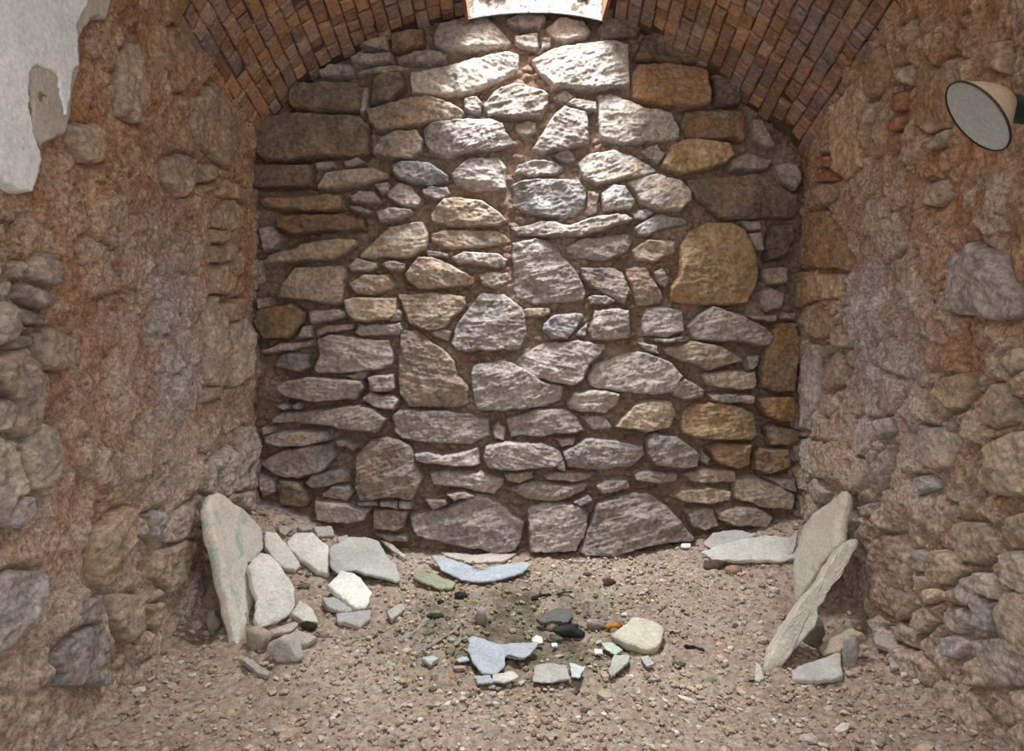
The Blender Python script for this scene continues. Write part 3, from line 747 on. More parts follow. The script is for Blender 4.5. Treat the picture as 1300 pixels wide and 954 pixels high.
# ------------------------------------------------------------------ side walls
def traced(text, frame, off):
    out = []
    for ln in text.strip().split('\n'):
        c, t, s = ln.split('|'); out.append([hit_side(*p, frame, off=off) for p in pts(c, s)])
    return out
def side_wall(frame, text, name, mat, label, seed, much=1.0):
    g = 0.0075
    ys = np.arange(1.0, YB+0.06, g); zs = np.arange(-1.25, 2.1, g)
    Y, Z = np.meshgrid(ys, zs, indexing='ij')
    yw = Y+0.03*fbm(Y, Z, 6, 3, seed); zw = Z+0.03*fbm(Y, Z, 6, 3, seed+3)
    f1, f2, cid = worley(yw, zw, 0.17, 0.13, seed); e = f2-f1
    f1b, f2b, cidb = worley(yw, zw, 0.07, 0.055, seed+7); eb = f2b-f1b
    pres = sstep(0.35, 0.75, cid+0.35*fbm(Y, Z, 2.2, 3, seed+1)-0.2+0.3*much*sstep(0.2, -0.8, Z))*(0.45+0.55*much)
    lump = sstep(0.02, 0.17, e+0.06*fbm(Y, Z, 20, 3, seed+21))*pres
    lumpb = sstep(0.02, 0.35, eb)*sstep(0.4, 0.6, cidb)*(1-pres)
    H = 0.022*fbm(Y, Z, 3.0, 3, seed+2)+0.030*lump*(0.4+cid)+0.014*lumpb+0.018*ridged(Y, Z*0.6, 8, 5, seed+4)+0.014*fbm(Y, Z*0.7, 26, 4, seed+5)+0.007*ridged(Y, Z*0.5, 40, 3, seed+6)-0.014
    crack = np.abs(fbm(Y, Z*0.45, 7, 4, seed+11)); fis = sstep(0.035, 0.0, crack)*sstep(0.0, 0.3, fbm(Y, Z, 3, 2, seed+12))
    pit = sstep(0.42, 0.62, fbm(Y, Z*0.6, 13, 3, seed+14))
    H = H-0.030*fis-0.028*pit
    H *= 0.75+0.25*sstep(0.9, 0.0, Z)
    zy, zz = (hit_side(215, 460, 'L') if frame == 'L' else hit_side(1105, 440, 'R'))
    limez = np.exp(-(((Y-zy)/0.28)**2+((Z-zz)/0.42)**2))*(1+1.2*fbm(Y, Z, 6, 4, seed+15))
    redz = np.exp(-(((Y-(2.05 if frame == 'L' else 2.15))/0.22)**2))*(0.8+1.2*fbm(Y, Z*0.5, 4, 4, seed+16))*sstep(-1.0, -0.5, Z)
    stn = lump*0.8+lumpb*0.35
    # bedding around the stones that stand proud of this wall
    for P in traced(text, frame, 0.02):
        P = np.asarray(P); lo = P.min(0)-0.05; hi = P.max(0)+0.05
        i0, i1 = np.searchsorted(ys, (lo[0], hi[0])); j0, j1 = np.searchsorted(zs, (lo[1], hi[1]))
        if i1 <= i0 or j1 <= j0: continue
        s = poly_sdf(P, Y[i0:i1, j0:j1], Z[i0:i1, j0:j1])
        m = sstep(-0.025, 0.01, s)
        H[i0:i1, j0:j1] = H[i0:i1, j0:j1]*(1-m)+(-0.026)*m
        stn[i0:i1, j0:j1] *= (1-m)
    V = place(frame, Y, Z, H)
    fc = grid_faces(len(ys), len(zs))
    zc = (Z[:-1, :-1]).ravel(); yc = Y[:-1, :-1].ravel()
    top = vault_top(XL(yc) if frame == 'L' else XR(yc), yc)
    fc = fc[zc < top+0.10]
    if frame == 'R': fc = fc[:, ::-1]
    V, fc, at = compact(V, fc, {'stoneness': np.clip(stn, 0, 1).ravel(), 'cell': cid.ravel(), 'lime': np.clip(limez, 0, 1).ravel(), 'red': np.clip(redz, 0, 1).ravel()})
    o = mesh_obj(name, V, fc, mat, attrs=at, origin=(XL(YB) if frame == 'L' else XR(YB), YB, 0))
    props(o, label, kind='structure')
    build_stones(text, frame, o, T=(0.010, 0.030), back=0.05, g0=0.005, off=0.02, strata=1.0)
    return o
def wall_coat(parent, name, s, lev, mat, off, seed, label):
    P = np.array([hit_side(*p, 'L', off=off) for p in pts('G', s)])
    g = 0.0055; lo = P.min(0)-2*g; hi = P.max(0)+2*g
    nx = int((hi[0]-lo[0])/g)+2; ny = int((hi[1]-lo[1])/g)+2
    X, Y = np.meshgrid(lo[0]+np.arange(nx)*g, lo[1]+np.arange(ny)*g, indexing='ij')
    sd = poly_sdf(P, X+0.018*fbm(X, Y, 14, 4, seed), Y+0.018*fbm(X, Y, 14, 4, seed+2))
    H = lev+0.003*fbm(X, Y, 6, 3, seed+4)+0.0012*fbm(X, Y, 40, 3, seed+5)-0.045*sstep(0.004, -0.002, sd)
    k = sd > -0.009; kc = k[:-1, :-1] & k[1:, :-1] & k[:-1, 1:] & k[1:, 1:]
    V, fc, _ = compact(place('L', X, Y, H), grid_faces(nx, ny, kc))
    o = mesh_obj(name, V, fc, mat, parent); o['label'] = label
    return o

# ------------------------------------------------------------------ vault
SKY_X = (-0.193, 0.392); SKY_Y = (2.52, 3.215)
def build_vault():
    P, L = arch_resample(400)
    T = np.gradient(P, axis=0); T /= np.hypot(T[:, 0], T[:, 1])[:, None]
    Nn = np.stack([T[:, 1], -T[:, 0]], 1)         # points into the room
    sarc = np.linspace(0, L, 400)
    def at(s): 
        return np.array([np.interp(s, sarc, P[:, 0]), np.interp(s, sarc, P[:, 1])]), np.array([np.interp(s, sarc, Nn[:, 0]), np.interp(s, sarc, Nn[:, 1])])
    def pos(s, y, d):
        p, n = at(s); return (p[0]-0.019*(YB-y)+n[0]*d, y, p[1]+VK*(YB-y)+n[1]*d)
    pitch = 0.057; nc = int(L/pitch); pitch = L/nc
    V, Fc, tone = [], [], []
    pal = [(0.36,0.215,0.13), (0.39,0.245,0.15), (0.33,0.20,0.125), (0.36,0.25,0.175), (0.37,0.215,0.125), (0.32,0.24,0.20)]
    r = random.Random(5)
    for c in range(nc):
        s0, s1 = c*pitch+0.0022, (c+1)*pitch-0.0022
        y = YB-r.uniform(-0.03, 0.06)
        while y > 1.38:
            ln = r.choice((0.052, 0.054, 0.056, 0.058, 0.062, 0.10)); y0 = y; y1 = y-ln; y = y1-0.008
            m, _ = at((s0+s1)/2); mx = m[0]-0.019*(YB-(y0+y1)/2); my = (y0+y1)/2
            if SKY_X[0]-0.03 < mx < SKY_X[1]+0.03 and SKY_Y[0]-0.03 < my < SKY_Y[1]+0.0: continue
            d = r.gauss(0, 0.006); tl = r.gauss(0, 0.0025); b = len(V); q = 0.005; j = lambda: r.uniform(-0.0022, 0.0022)
            for (dd, ins) in ((-0.075, 0.0), (d-0.006, 0.0), (d, q)):
                for (ss, yy, sg) in ((s0+ins, y0-ins, 1), (s1-ins, y0-ins, 1), (s1-ins, y1+ins, -1), (s0+ins, y1+ins, -1)):
                    V.append(pos(ss+j(), yy+j(), dd+tl*sg+(j() if dd > -0.05 else 0)))
            for k in range(2):
                for e in range(4):
                    a = b+k*4+e; a2 = b+k*4+(e+1) % 4; Fc.append((a, a2, a2+4, a+4))
            Fc.append((b+8, b+9, b+10, b+11))
            cc = r.choice(pal); kk = r.uniform(0.70, 1.22); tone += [tuple(v*kk for v in cc)]*12
    o = mesh_obj('ceiling', V, np.array(Fc), BRICK, smooth=False, attrs={'tone': np.array(tone)}, origin=(0.07, 2.2, 1.6))
    props(o, 'low brick barrel vault with raking dark joints', kind='structure')
    # mortar bed behind the bricks
    ns = 140; ys = np.arange(1.36, YB+0.16, 0.03); W = []
    for i in range(ns):
        s = L*i/(ns-1)
        for y in ys: W.append(pos(s, y, -0.014+0.003*float(vnoise(s*20, y*20))))
    W = np.array(W).reshape(ns, len(ys), 3)
    cx = W[:-1, :-1, 0]+0.012; cyy = W[:-1, :-1, 1]+0.015
    keep = ~((cx > SKY_X[0]-0.01) & (cx < SKY_X[1]+0.01) & (cyy > SKY_Y[0]-0.01) & (cyy < SKY_Y[1]+0.01))
    bed = mesh_obj('mortar_bed', W.reshape(-1, 3), grid_faces(ns, len(ys), keep), VAULT_MORTAR, o)
    return o
def box(v, f, x0, x1, y0, y1, z0, z1):
    b = len(v); v += [(x0,y0,z0),(x1,y0,z0),(x1,y1,z0),(x0,y1,z0),(x0,y0,z1),(x1,y0,z1),(x1,y1,z1),(x0,y1,z1)]
    f += [(b,b+3,b+2,b+1),(b+4,b+5,b+6,b+7),(b,b+1,b+5,b+4),(b+1,b+2,b+6,b+5),(b+2,b+3,b+7,b+6),(b+3,b,b+4,b+7)]
SHAFT_TOP = 2.35
def build_skylight():
    root = bpy.data.objects.new('window_1', None); COL.objects.link(root); root.location = (0.1, 2.87, 1.7)
    props(root, 'roof skylight opening with peeling white painted metal lining', kind='structure')
    x0, x1 = SKY_X; y0, y1 = SKY_Y
    # back panel: bowed bottom edge as cut to the vault
    n = 24; v, f = [], []
    for i in range(n+1):
        x = x0+(x1-x0)*i/n; u = abs((x-(x0+x1)/2)/((x1-x0)/2))
        zb = (CY-14.5)/F*3.2-0.030*u**2.2*(1.0 if x < 0.1 else 1.25)
        for y in (y1-0.006, y1+0.006):
            v += [(x, y, zb), (x, y, SHAFT_TOP)]
    for i in range(n):
        a = i*4; b = a+4
        f += [(a, b, b+1, a+1), (a+2, a+3, b+3, b+2), (a, a+2, b+2, b)]
    p = mesh_obj('lining_panel', v, f, LINER, root, smooth=False)
    for xx in (x0, x1):
        v, f = [], []; box(v, f, xx-0.007, xx+0.007, y0, y1+0.012, 1.37, SHAFT_TOP)
        s = mesh_obj('side_panel', v, f, RUST, root, smooth=False); s['label'] = 'rusty side sheet'
    v, f = [], []; box(v, f, x0, x1, y0-0.012, y0, 1.60, SHAFT_TOP)
    mesh_obj('lining_panel', v, f, LINER, root, smooth=False)
    return root
# roof mass above the vault keeps daylight out except through the shaft
def build_roof():
    v, f = [], []
    x0, x1 = SKY_X; y0, y1 = SKY_Y; z0, z1 = 2.30, 2.42
    for (a, b, c, d) in ((-2.2, x0-0.007, 1.36, 3.7), (x1+0.007, 2.3, 1.36, 3.7), (x0-0.007, x1+0.007, 1.36, y0-0.012), (x0-0.007, x1+0.007, y1+0.012, 3.7)):
        box(v, f, a, b, c, d, z0, z1)
    box(v, f, -2.2, 2.3, 3.42, 3.7, -1.3, z0); box(v, f, -2.2, -1.42, 0.9, 3.42, -1.3, z0); box(v, f, 1.55, 2.3, 0.9, 3.42, -1.3, z0)
    o = mesh_obj('roof', v, f, VAULT_MORTAR, smooth=False); props(o, 'masonry mass around and above the cell', kind='structure')

# ------------------------------------------------------------------ lamp
def lathe_loft(rings, nseg=48):
    """rings: list of (centre, axis u, axis v, radius)"""
    V, Fc = [], []
    for (c, u, w, r) in rings:
        for k in range(nseg):
            a = 2*math.pi*k/nseg; V.append(np.array(c)+r*(math.cos(a)*u+math.sin(a)*w))
    for i in range(len(rings)-1):
        for k in range(nseg):
            a = i*nseg+k; b = i*nseg+(k+1) % nseg; Fc.append((a, b, b+nseg, a+nseg))
    return V, Fc
def build_lamp():
    yl = 1.62; C0 = ray(1240.6, 148)*yl
    R = 52.5/F*yl
    view = C0/np.linalg.norm(C0)
    right = np.cross(view, (0, 0, 1)); right /= np.linalg.norm(right); up = np.cross(right, view)
    maj = right*0.55-up*0.835; mino = right*0.835+up*0.55
    cosf = 0.44
    ax = -view*cosf-mino*math.sqrt(1-cosf**2)      # the mouth faces the room
    u = maj; w = np.cross(ax, u)
    neckC = ray(1273, 134.5)*(yl+0.040); tip = np.array([XR(1.73)-0.012, yl+0.11, neckC[2]])
    nd = tip-neckC; nd /= np.linalg.norm(nd)
    nu = maj-nd*np.dot(maj, nd); nu /= np.linalg.norm(nu); nw = np.cross(-nd, nu)
    root = bpy.data.objects.new('wall_lamp', None); COL.objects.link(root); root.location = Vector(tip)
    props(root, 'angled enamel lamp with pale grey mouth and dark green neck, high on the brown wall', 'lamp')
    def blend(t, c, r):
        a = u*(1-t)+nu*t; a /= np.linalg.norm(a); n = ax*(1-t)+(-nd)*t; n /= np.linalg.norm(n)
        a = a-n*np.dot(a, n); a /= np.linalg.norm(a); return (c, a, np.cross(n, a), r)
    rings = []
    for t in np.linspace(0, 1, 14):
        c = C0*(1-t)+neckC*t-ax*0.004*math.sin(math.pi*t)
        r = 0.031+(R-0.031)*(1-t)**1.12
        rings.append(blend(t, c, r))
    V, Fc = lathe_loft(rings); mesh_obj('shade', V, Fc, CREAM, root)
    rr = [(C0+ax*d, u, w, R+e) for d, e in ((-0.003, 0.0002), (-0.002, 0.0014), (0.0015, 0.0014), (0.003, 0.0002), (0.002, -0.0016), (-0.003, -0.0016))]
    V, Fc = lathe_loft(rr); mesh_obj('rim', V, Fc, BLACKRIM, root)
    rr = [(C0-ax*d, u, w, r) for d, r in ((0.0005, R-0.001), (0.0015, R*0.85), (0.0025, R*0.55), (0.003, R*0.25), (0.003, 0.0005))]
    V, Fc = lathe_loft(rr); o = mesh_obj('reflector', V, Fc, LENS, root); o['label'] = 'pale grey inner face'
    L = np.linalg.norm(tip-neckC)
    rr = [(neckC+nd*d, nu, nw, r) for d, r in ((-0.020, 0.0350), (-0.008, 0.0335), (0.0, 0.0325), (0.012, 0.0305), (L, 0.029))]
    V, Fc = lathe_loft(rr, 32); o = mesh_obj('neck', V, Fc, GREEN, root); o['label'] = 'dark green neck'
    rr = [(tip+nd*d, nu, nw, r) for d, r in ((-0.016, 0.001), (-0.016, 0.030), (-0.010, 0.042), (0.01, 0.042), (0.011, 0.001))]
    V, Fc = lathe_loft(rr, 32); mesh_obj('wall_plate', V, Fc, GREEN, root)

# ------------------------------------------------------------------ loose slabs and stones
def extrude_outline(P3, nrm, thick, seed, wob=0.004, both=True, steps=5):
    """a broken slab: outline P3 (3-D points on a plane), thickness against nrm; relief on the face, rough broken edge"""
    P3 = np.asarray(P3, float); c = P3.mean(0); nrm = np.asarray(nrm, float)/np.linalg.norm(nrm)
    e1 = P3[1]-P3[0]; e1 = e1-nrm*np.dot(e1, nrm); e1 /= np.linalg.norm(e1); e2 = np.cross(nrm, e1)
    Q = np.stack([(P3-c)@e1, (P3-c)@e2], 1)
    if area(Q) < 0: Q = Q[::-1]
    # densify and roughen
    size = math.sqrt(abs(area(Q))); st = max(size/22, 0.002); R = []
    for a, b in zip(Q, np.roll(Q, -1, 0)):
        n = max(1, int(np.hypot(*(b-a))/st))
        for k in range(n): R.append(a+(b-a)*k/n)
    R = np.array(R); R = 0.5*R+0.25*(np.roll(R, 1, 0)+np.roll(R, -1, 0))
    dd = size*0.05; R = R+dd*np.stack([fbm(R[:, 0]+seed, R[:, 1], 4.5/size, 4, seed), fbm(R[:, 0], R[:, 1]+seed, 4.5/size, 4, seed+1)], 1)
    n = len(R); cc = R.mean(0)
    V, Fc = [], []
    fr = [0.0, 0.35, 0.62, 0.82, 0.93, 0.985]
    def P(q, h): return c+e1*q[0]+e2*q[1]+nrm*h
    def top(q, f): 
        rel = wob*float(fbm(q[0]+seed*0.7, q[1], 2.5/size, 4, seed+3)); 
        return rel-(0.12*thick if f > 0.97 else 0)
    tops = []
    V.append(P(cc, top(cc, 0)))
    for f in fr[1:]:
        for k in range(n): q = cc+(R[k]-cc)*f; V.append(P(q, top(q, f)))
    nr = len(fr)-1
    sidef = [(1.0, 0.18), (1.012, 0.45), (1.0, 0.72), (0.985, 0.93)]
    for (f, dpt) in sidef:
        for k in range(n):
            q = cc+(R[k]-cc)*(f+0.010*math.sin(k*1.7+seed+dpt*9)); V.append(P(q, -thick*dpt+wob*0.3*math.sin(k*0.9+dpt*5)))
    for f in (0.93, 0.5):
        for k in range(n): q = cc+(R[k]-cc)*f; V.append(P(q, -thick+wob*0.2*math.sin(k*0.6)))
    V.append(P(cc, -thick)); tot = nr+len(sidef)+2
    for k in range(n): Fc.append((0, 1+k, 1+(k+1) % n))
    for i in range(tot-1):
        for k in range(n):
            a = 1+i*n+k; b = 1+i*n+(k+1) % n; Fc.append((a, a+n, b+n, b))
    last = 1+tot*n
    for k in range(n): a = 1+(tot-1)*n+k; b = 1+(tot-1)*n+(k+1) % n; Fc.append((a, last, b))
    return V, Fc
def on_plane(px, py, p0, nrm):
    d = ray(px, py); t = np.dot(p0, nrm)/np.dot(d, nrm); return d*t
def slab(name, code, s, nrm, thick, col, label, cat, anchor=None, lift=0.0, mat=None, group=None, wob=0.004, plane=None):
    """lay a traced outline on a plane of its own; anchor: the pixel at which the plane meets the ground"""
    pp = pts(code, s)
    if plane is not None:
        p0 = np.asarray(plane[0]); nrm = np.cross(np.asarray(plane[1])-p0, np.asarray(plane[2])-p0)
        nrm = nrm/np.linalg.norm(nrm)
        if np.dot(nrm, p0) > 0: nrm = -nrm
    else:
        nrm = np.asarray(nrm, float)/np.linalg.norm(nrm)
        nrm = nrm/nrm[2]; c0 = floor_at(*np.mean(pp, 0)); e = 0.03
        gx = float(floor_z(c0[0]+e, c0[1])-floor_z(c0[0]-e, c0[1]))/(2*e); gy = float(floor_z(c0[0], c0[1]+e)-floor_z(c0[0], c0[1]-e))/(2*e)
        nrm = np.array([nrm[0]*0.6-gx, nrm[1]*0.6-gy, 1.0]); nrm /= np.linalg.norm(nrm)
        p0 = c0+np.array([0, 0, thick*0.5])
        for _ in range(5):
            P3 = [on_plane(*p, p0, nrm) for p in pp]
            gap = min(q[2]-float(floor_z(q[0], q[1])) for q in P3)
            p0 = p0+np.array([0, 0, 0.011+0.45*thick-gap+0.6*lift])
    P3 = [on_plane(*p, p0, nrm) for p in pp]
    seed = int(abs(pp[0][0]*13+pp[0][1]*7)) % 997
    V, Fc = extrude_outline(P3, nrm, thick, seed, wob)
    o = mesh_obj(name, V, Fc, mat or SLAB, color=(*col, 1), origin=np.asarray(V).mean(0))
    props(o, label, cat, group, 'thing'); return o
def lump(name, code, s, col, label, cat, hgt=0.7, sub=3, group=None, depth=0.8, sink=0.25, rough=0.28):
    """a free-standing stone: width and height of the traced outline, its own depth, standing on the ground"""
    pp = np.array(pts(code, s)); x0, x1 = pp[:, 0].min(), pp[:, 0].max(); y0, y1 = pp[:, 1].min(), pp[:, 1].max()
    base = floor_at((x0+x1)/2, y1-(y1-y0)*0.25); y = base[1]; w = (x1-x0)/F*y/2; h = (y1-y0)/F*y/2*hgt
    v, f = icosphere(sub); seed = int(x0*3+y0) % 991
    k = 1+rough*fbm(v[:, 0]*1.0+seed, v[:, 1]+v[:, 2]*1.7, 1.3, 4, seed)
    v = v*k[:, None]
    rr = random.Random(seed)
    for _ in range(7):
        d = np.array([rr.gauss(0, 1) for _ in range(3)]); d /= np.linalg.norm(d); t = rr.uniform(0.62, 0.85)
        over = np.maximum(v@d-t, 0); v = v-over[:, None]*d*0.9
    # outline follows the traced shape
    ang = np.arctan2(v[:, 2], v[:, 0]); cpx = pp.mean(0)
    q = (pp-cpx); qa = np.arctan2(-q[:, 1], q[:, 0]); ql = np.hypot(q[:, 0]/max((x1-x0)/2, 1), q[:, 1]/max((y1-y0)/2, 1))
    od = np.argsort(qa); qa, ql = qa[od], ql[od]
    lr = np.interp(ang, np.concatenate([qa-2*math.pi, qa, qa+2*math.pi]), np.tile(ql, 3))
    v[:, 0] *= lr*0.95; v[:, 2] *= 0.6+0.4*lr
    V = v*np.array([w, min(w, max(h, w*0.6))*depth, h])+base+np.array([0, 0, h*(1-sink)])
    o = mesh_obj(name, V, f, LUMP, color=(*col, 1)); props(o, label, cat, group, 'thing'); return o
def twig(name, path, rad, col, label, cat, lift=0.008):
    P = [floor_at(*p)+np.array([0, 0, lift+0.004*math.sin(i*2.1)]) for i, p in enumerate(path)]
    D = []
    for a, b in zip(P[:-1], P[1:]):
        for k in range(4): D.append(a+(b-a)*k/4)
    D.append(P[-1]); D = np.array(D); rings = []
    for i, p in enumerate(D):
        t = D[min(i+1, len(D)-1)]-D[max(i-1, 0)]; t /= np.linalg.norm(t); u = np.cross(t, (0, 0, 1)); u /= np.linalg.norm(u)
        e = i/(len(D)-1); r = rad*(0.5+0.6*abs(math.cos(e*2.6)))*(1+0.2*math.sin(i*1.9))
        rings.append((p+u*0.002*math.sin(i), u, np.cross(t, u), r if 0 < i < len(D)-1 else r*0.3))
    V, Fc = lathe_loft(rings, 10); o = mesh_obj(name, V, Fc, LUMP, color=(*col, 1)); props(o, label, cat)

WHT = (0.72, 0.70, 0.63); CREA = (0.74, 0.72, 0.65); GRY = (0.42, 0.42, 0.41); BLU = (0.38, 0.415, 0.455); UP = (0, 0, 1)
def loose():
    # slabs leaning in the corners
    yb = 2.46
    p1 = floor_at(303, 828); p2 = floor_at(335, 748); p3 = np.array([XL(2.8)+0.085, *hit_side(285, 628, 'L', 0.085)])
    slab('stone_slab', 'M', '112,50 140,45 200,100 230,110 320,200 325,300 262,370 290,560 262,610 225,735 205,640 188,560 160,440 130,300 100,200 92,110', None, 0.045, WHT,
         'tallest pale slab with green paint traces, leaning on the left wall', 'stone slab', plane=(p1, p2, p3), mat=SLAB_GREEN, wob=0.007)
    q1 = floor_at(330, 798); q2 = floor_at(372, 785); q3 = p3*0.25+floor_at(345, 715)*0.75+np.array([0, 0.02, 0.14]); q1, q2, q3 = (q+np.array([0.055, -0.025, 0.0]) for q in (q1, q2, q3))
    slab('stone_slab', 'M', '260,370 310,315 350,320 420,400 460,470 470,540 430,590 350,620 310,640 290,600 300,520 270,450', None, 0.035, (0.72, 0.71, 0.66),
         'pale arched slab propped against the tallest leaning slab', 'stone slab', plane=(q1, q2, q3), wob=0.006)
    slab('stone_slab', 'M', '330,215 380,225 420,270 490,370 460,390 400,375 350,320 330,290', (0.25, -0.75, 1), 0.03, CREA, 'narrow cream slab between the arched slab and the broad cream slab', 'stone slab', wob=0.004)
    slab('stone_slab', 'M', '430,260 460,225 540,225 600,280 620,340 610,410 560,395 500,350 440,300', (0.15, -0.6, 1), 0.03, CREA, 'broad cream slab with jagged lower edge on the rubble near the back corner', 'stone slab')
    slab('stone_slab', 'M', '615,290 700,240 820,260 850,310 900,370 920,440 830,420 720,390 650,400 620,360', (0.25, -0.35, 1), 0.015, (0.47, 0.46, 0.43), 'large thin grey slab lying flat, whitened at its lower corner', 'stone slab')
    slab('stone_slab', 'M', '600,455 660,390 720,400 800,485 770,550 720,550 660,500', (0.1, -0.35, 1), 0.028, (0.78, 0.78, 0.71), 'bright angular slab lying in front of the large thin grey slab', 'stone slab', lift=0.02)
    slab('stone_slab', 'M', '580,510 650,500 720,560 690,575 600,550', (0.1, -0.2, 1), 0.02, GRY, 'small grey slab tucked under the bright angular slab', 'stone slab', lift=0.004)
    slab('stone_slab', 'M', '640,580 790,560 790,600 740,635 650,610', (0.1, -0.1, 1), 0.02, (0.42, 0.40, 0.38), 'flat brownish grey slab half buried below the bright angular slab', 'stone slab', lift=0.008)
    slab('stone_slab', 'M', '445,580 480,515 540,560 565,620 500,612', (0.0, -0.5, 1), 0.03, (0.60, 0.59, 0.53), 'small wedge shaped pale slab beside the base of the arched slab', 'stone slab')
    slab('stone_slab', 'M', '345,655 460,610 475,625 440,655 360,672', (0.1, -0.4, 1), 0.018, (0.55, 0.50, 0.44), 'finger shaped pale stone bar at the foot of the arched slab', 'stone bar', lift=0.02)
    lump('stone', 'M', '335,720 380,685 450,690 500,760 490,815 400,818 340,775', (0.56, 0.54, 0.50), 'rounded whitish boulder in front of the leaning slabs', 'stone', hgt=0.9)
    lump('stone', 'M', '250,650 300,635 355,680 340,740 290,765 252,720', (0.50, 0.42, 0.36), 'pinkish angular stone between tallest slab and rounded whitish boulder', 'stone', hgt=0.9)
    lump('stone', 'M', '68,590 95,575 115,620 142,680 120,690 80,640', (0.50, 0.47, 0.43), 'small pale upright shard in the gap behind the tallest slab', 'stone', hgt=1.0)
    lump('stone', 'M', '5,500 40,405 70,420 75,480 50,540 10,540', (0.30, 0.26, 0.22), 'dim brown stone deep in the gap behind the tallest slab', 'stone', hgt=1.0)
    lump('stone', 'M', '0,600 50,610 60,650 10,665', (0.47, 0.43, 0.40), 'small pale stone against the wall foot before the dark gap', 'stone')
    slab('stone_slab', 'M', '975,400 1000,390 1160,445 1140,470 1090,470 980,425', (0, -0.3, 1), 0.012, (0.30, 0.31, 0.22), 'narrow mossy green slab below the end of the curved bluish sheet', 'stone slab', lift=0.008)
    slab('plaster_sheet', 'P', '548,706 562,707 585,715 605,724 640,720 664,713 676,716 660,728 640,734 610,739 585,735 560,722', (0, -0.35, 1), 0.012, BLU, 'long curved bluish sheet lying along the foot of the end wall', 'plaster sheet', lift=0.012)
    slab('stone_slab', 'P', '560,701 600,704 655,702 640,712 600,714 575,709', (0, -0.2, 1), 0.015, (0.50, 0.45, 0.40), 'thin dusty slab between the curved bluish sheet and the end wall', 'stone slab')
    slab('plaster_sheet', 'N', '115,555 140,545 230,575 300,575 400,570 400,590 350,630 320,640 300,620 270,625 265,670 230,700 170,700 130,650 110,600', (0.05, -0.25, 1), 0.009, BLU, 'torn pale blue sheet with a hooked outline in the mossy middle', 'plaster sheet', lift=0.018)
    slab('stone_slab', 'N', '700,535 800,465 880,480 920,510 900,580 850,595 760,575', (0, -0.22, 1), 0.03, (0.50, 0.465, 0.375), 'cream kidney shaped slab beside the orange lump', 'stone slab', lift=0.025)
    lump('charcoal_lump', 'N', '455,515 560,480 570,520 600,550 590,572 520,562 470,545', (0.045, 0.045, 0.05), 'larger jagged black lump in front of the dark flat slate', 'charcoal')
    slab('slate_piece', 'N', '390,470 450,440 530,430 545,460 520,485 410,485', (0.1, -0.4, 1), 0.02, (0.13, 0.13, 0.125), 'dark grey flat slate piece behind the jagged black lump', 'slate piece', lift=0.02)
    lump('stone', 'N', '680,490 720,485 740,505 705,532 680,528', (0.52, 0.22, 0.04), 'small bright orange lump touching the cream kidney shaped slab', 'stone')
    lump('stone', 'N', '655,310 700,300 727,320 690,350 665,338', (0.11, 0.065, 0.055), 'dark reddish stone alone on the mossy gravel', 'stone')
    lump('stone', 'N', '1068,268 1110,225 1160,225 1182,262 1150,280 1080,284', (0.14, 0.10, 0.075), 'dark brown stone below the pale slabs at the right back', 'stone')
    lump('stone', 'N', '1170,262 1220,250 1242,282 1200,298', (0.46, 0.30, 0.21), 'pinkish tan stone next to the dark brown stone', 'stone')
    lump('stone', 'N', '140,450 180,430 197,470 182,527 150,522', (0.36, 0.33, 0.30), 'upright grey pointed stone above the torn blue sheet', 'stone', hgt=0.9)
    lump('stone', 'N', '590,492 630,470 682,500 660,532 610,524', (0.30, 0.27, 0.24), 'grey brown stone between black lump and orange lump', 'stone')
    lump('stone', 'N', '430,495 480,488 480,520 440,530', (0.40, 0.33, 0.26), 'small tan stone left of the jagged black lump', 'stone')
    twig('twig', [(505, 818), (519, 812), (528, 803), (545, 789)], 0.012, (0.36, 0.33, 0.30), 'knobbly grey branch with a thick end lying on the gravel', 'twig')
    twig('twig', [(541, 826), (560, 816), (575, 804), (584, 797)], 0.007, (0.30, 0.28, 0.27), 'thin forked grey stick beside the torn blue sheet', 'twig')
    twig('twig', [(577, 823), (585, 817), (594, 812)], 0.007, (0.36, 0.33, 0.29), 'short stub of grey stick touching the torn blue sheet', 'twig')
    twig('twig', [(674, 764), (686, 760), (700, 757)], 0.009, (0.04, 0.035, 0.03), 'short charred stick behind the dark flat slate', 'twig')
    twig('twig', [(706, 758), (716, 756), (727, 753)], 0.005, (0.06, 0.05, 0.04), 'thin charred stick end nearest the dark reddish stone', 'twig')
    twig('twig', [(868, 824), (880, 826), (896, 829)], 0.007, (0.04, 0.035, 0.03), 'black stick on the pinkish rubble past the cream kidney shaped slab', 'twig')
    lump('charcoal_lump', 'N', '48,360 80,355 112,368 100,397 60,392', (0.04, 0.04, 0.04), 'flat black lump just below the curved bluish sheet', 'charcoal')
    lump('charcoal_lump', 'N', '588,280 620,278 622,302 592,304', (0.12, 0.10, 0.085), 'small dark lump under the foot of the end wall middle', 'charcoal')
    lump('charcoal_lump', 'M', '490,630 550,617 556,640 505,664', (0.05, 0.045, 0.04), 'black lump beside the finger shaped stone bar', 'charcoal', hgt=1.0)
    lump('charcoal_lump', 'M', '1075,520 1100,515 1105,540 1080,542', (0.05, 0.05, 0.045), 'small black lump left of the flat black lump', 'charcoal')
    lump('charcoal_lump', 'M', '1035,575 1070,570 1100,600 1050,607', (0.05, 0.05, 0.045), 'black lump by the tip of the knobbly grey branch', 'charcoal')
    slab('paint_chip', 'N', '660,575 700,570 750,600 720,625 680,600', (0, -0.3, 1), 0.006, (0.50, 0.55, 0.50), 'pale greenish chip below the cream kidney shaped slab', 'chip', lift=0.015)
    slab('paint_chip', 'N', '630,598 665,600 668,620 635,619', (0, -0.3, 1), 0.006, (0.55, 0.60, 0.55), 'tiny greenish square chip beside the greenish chip', 'chip', lift=0.015)
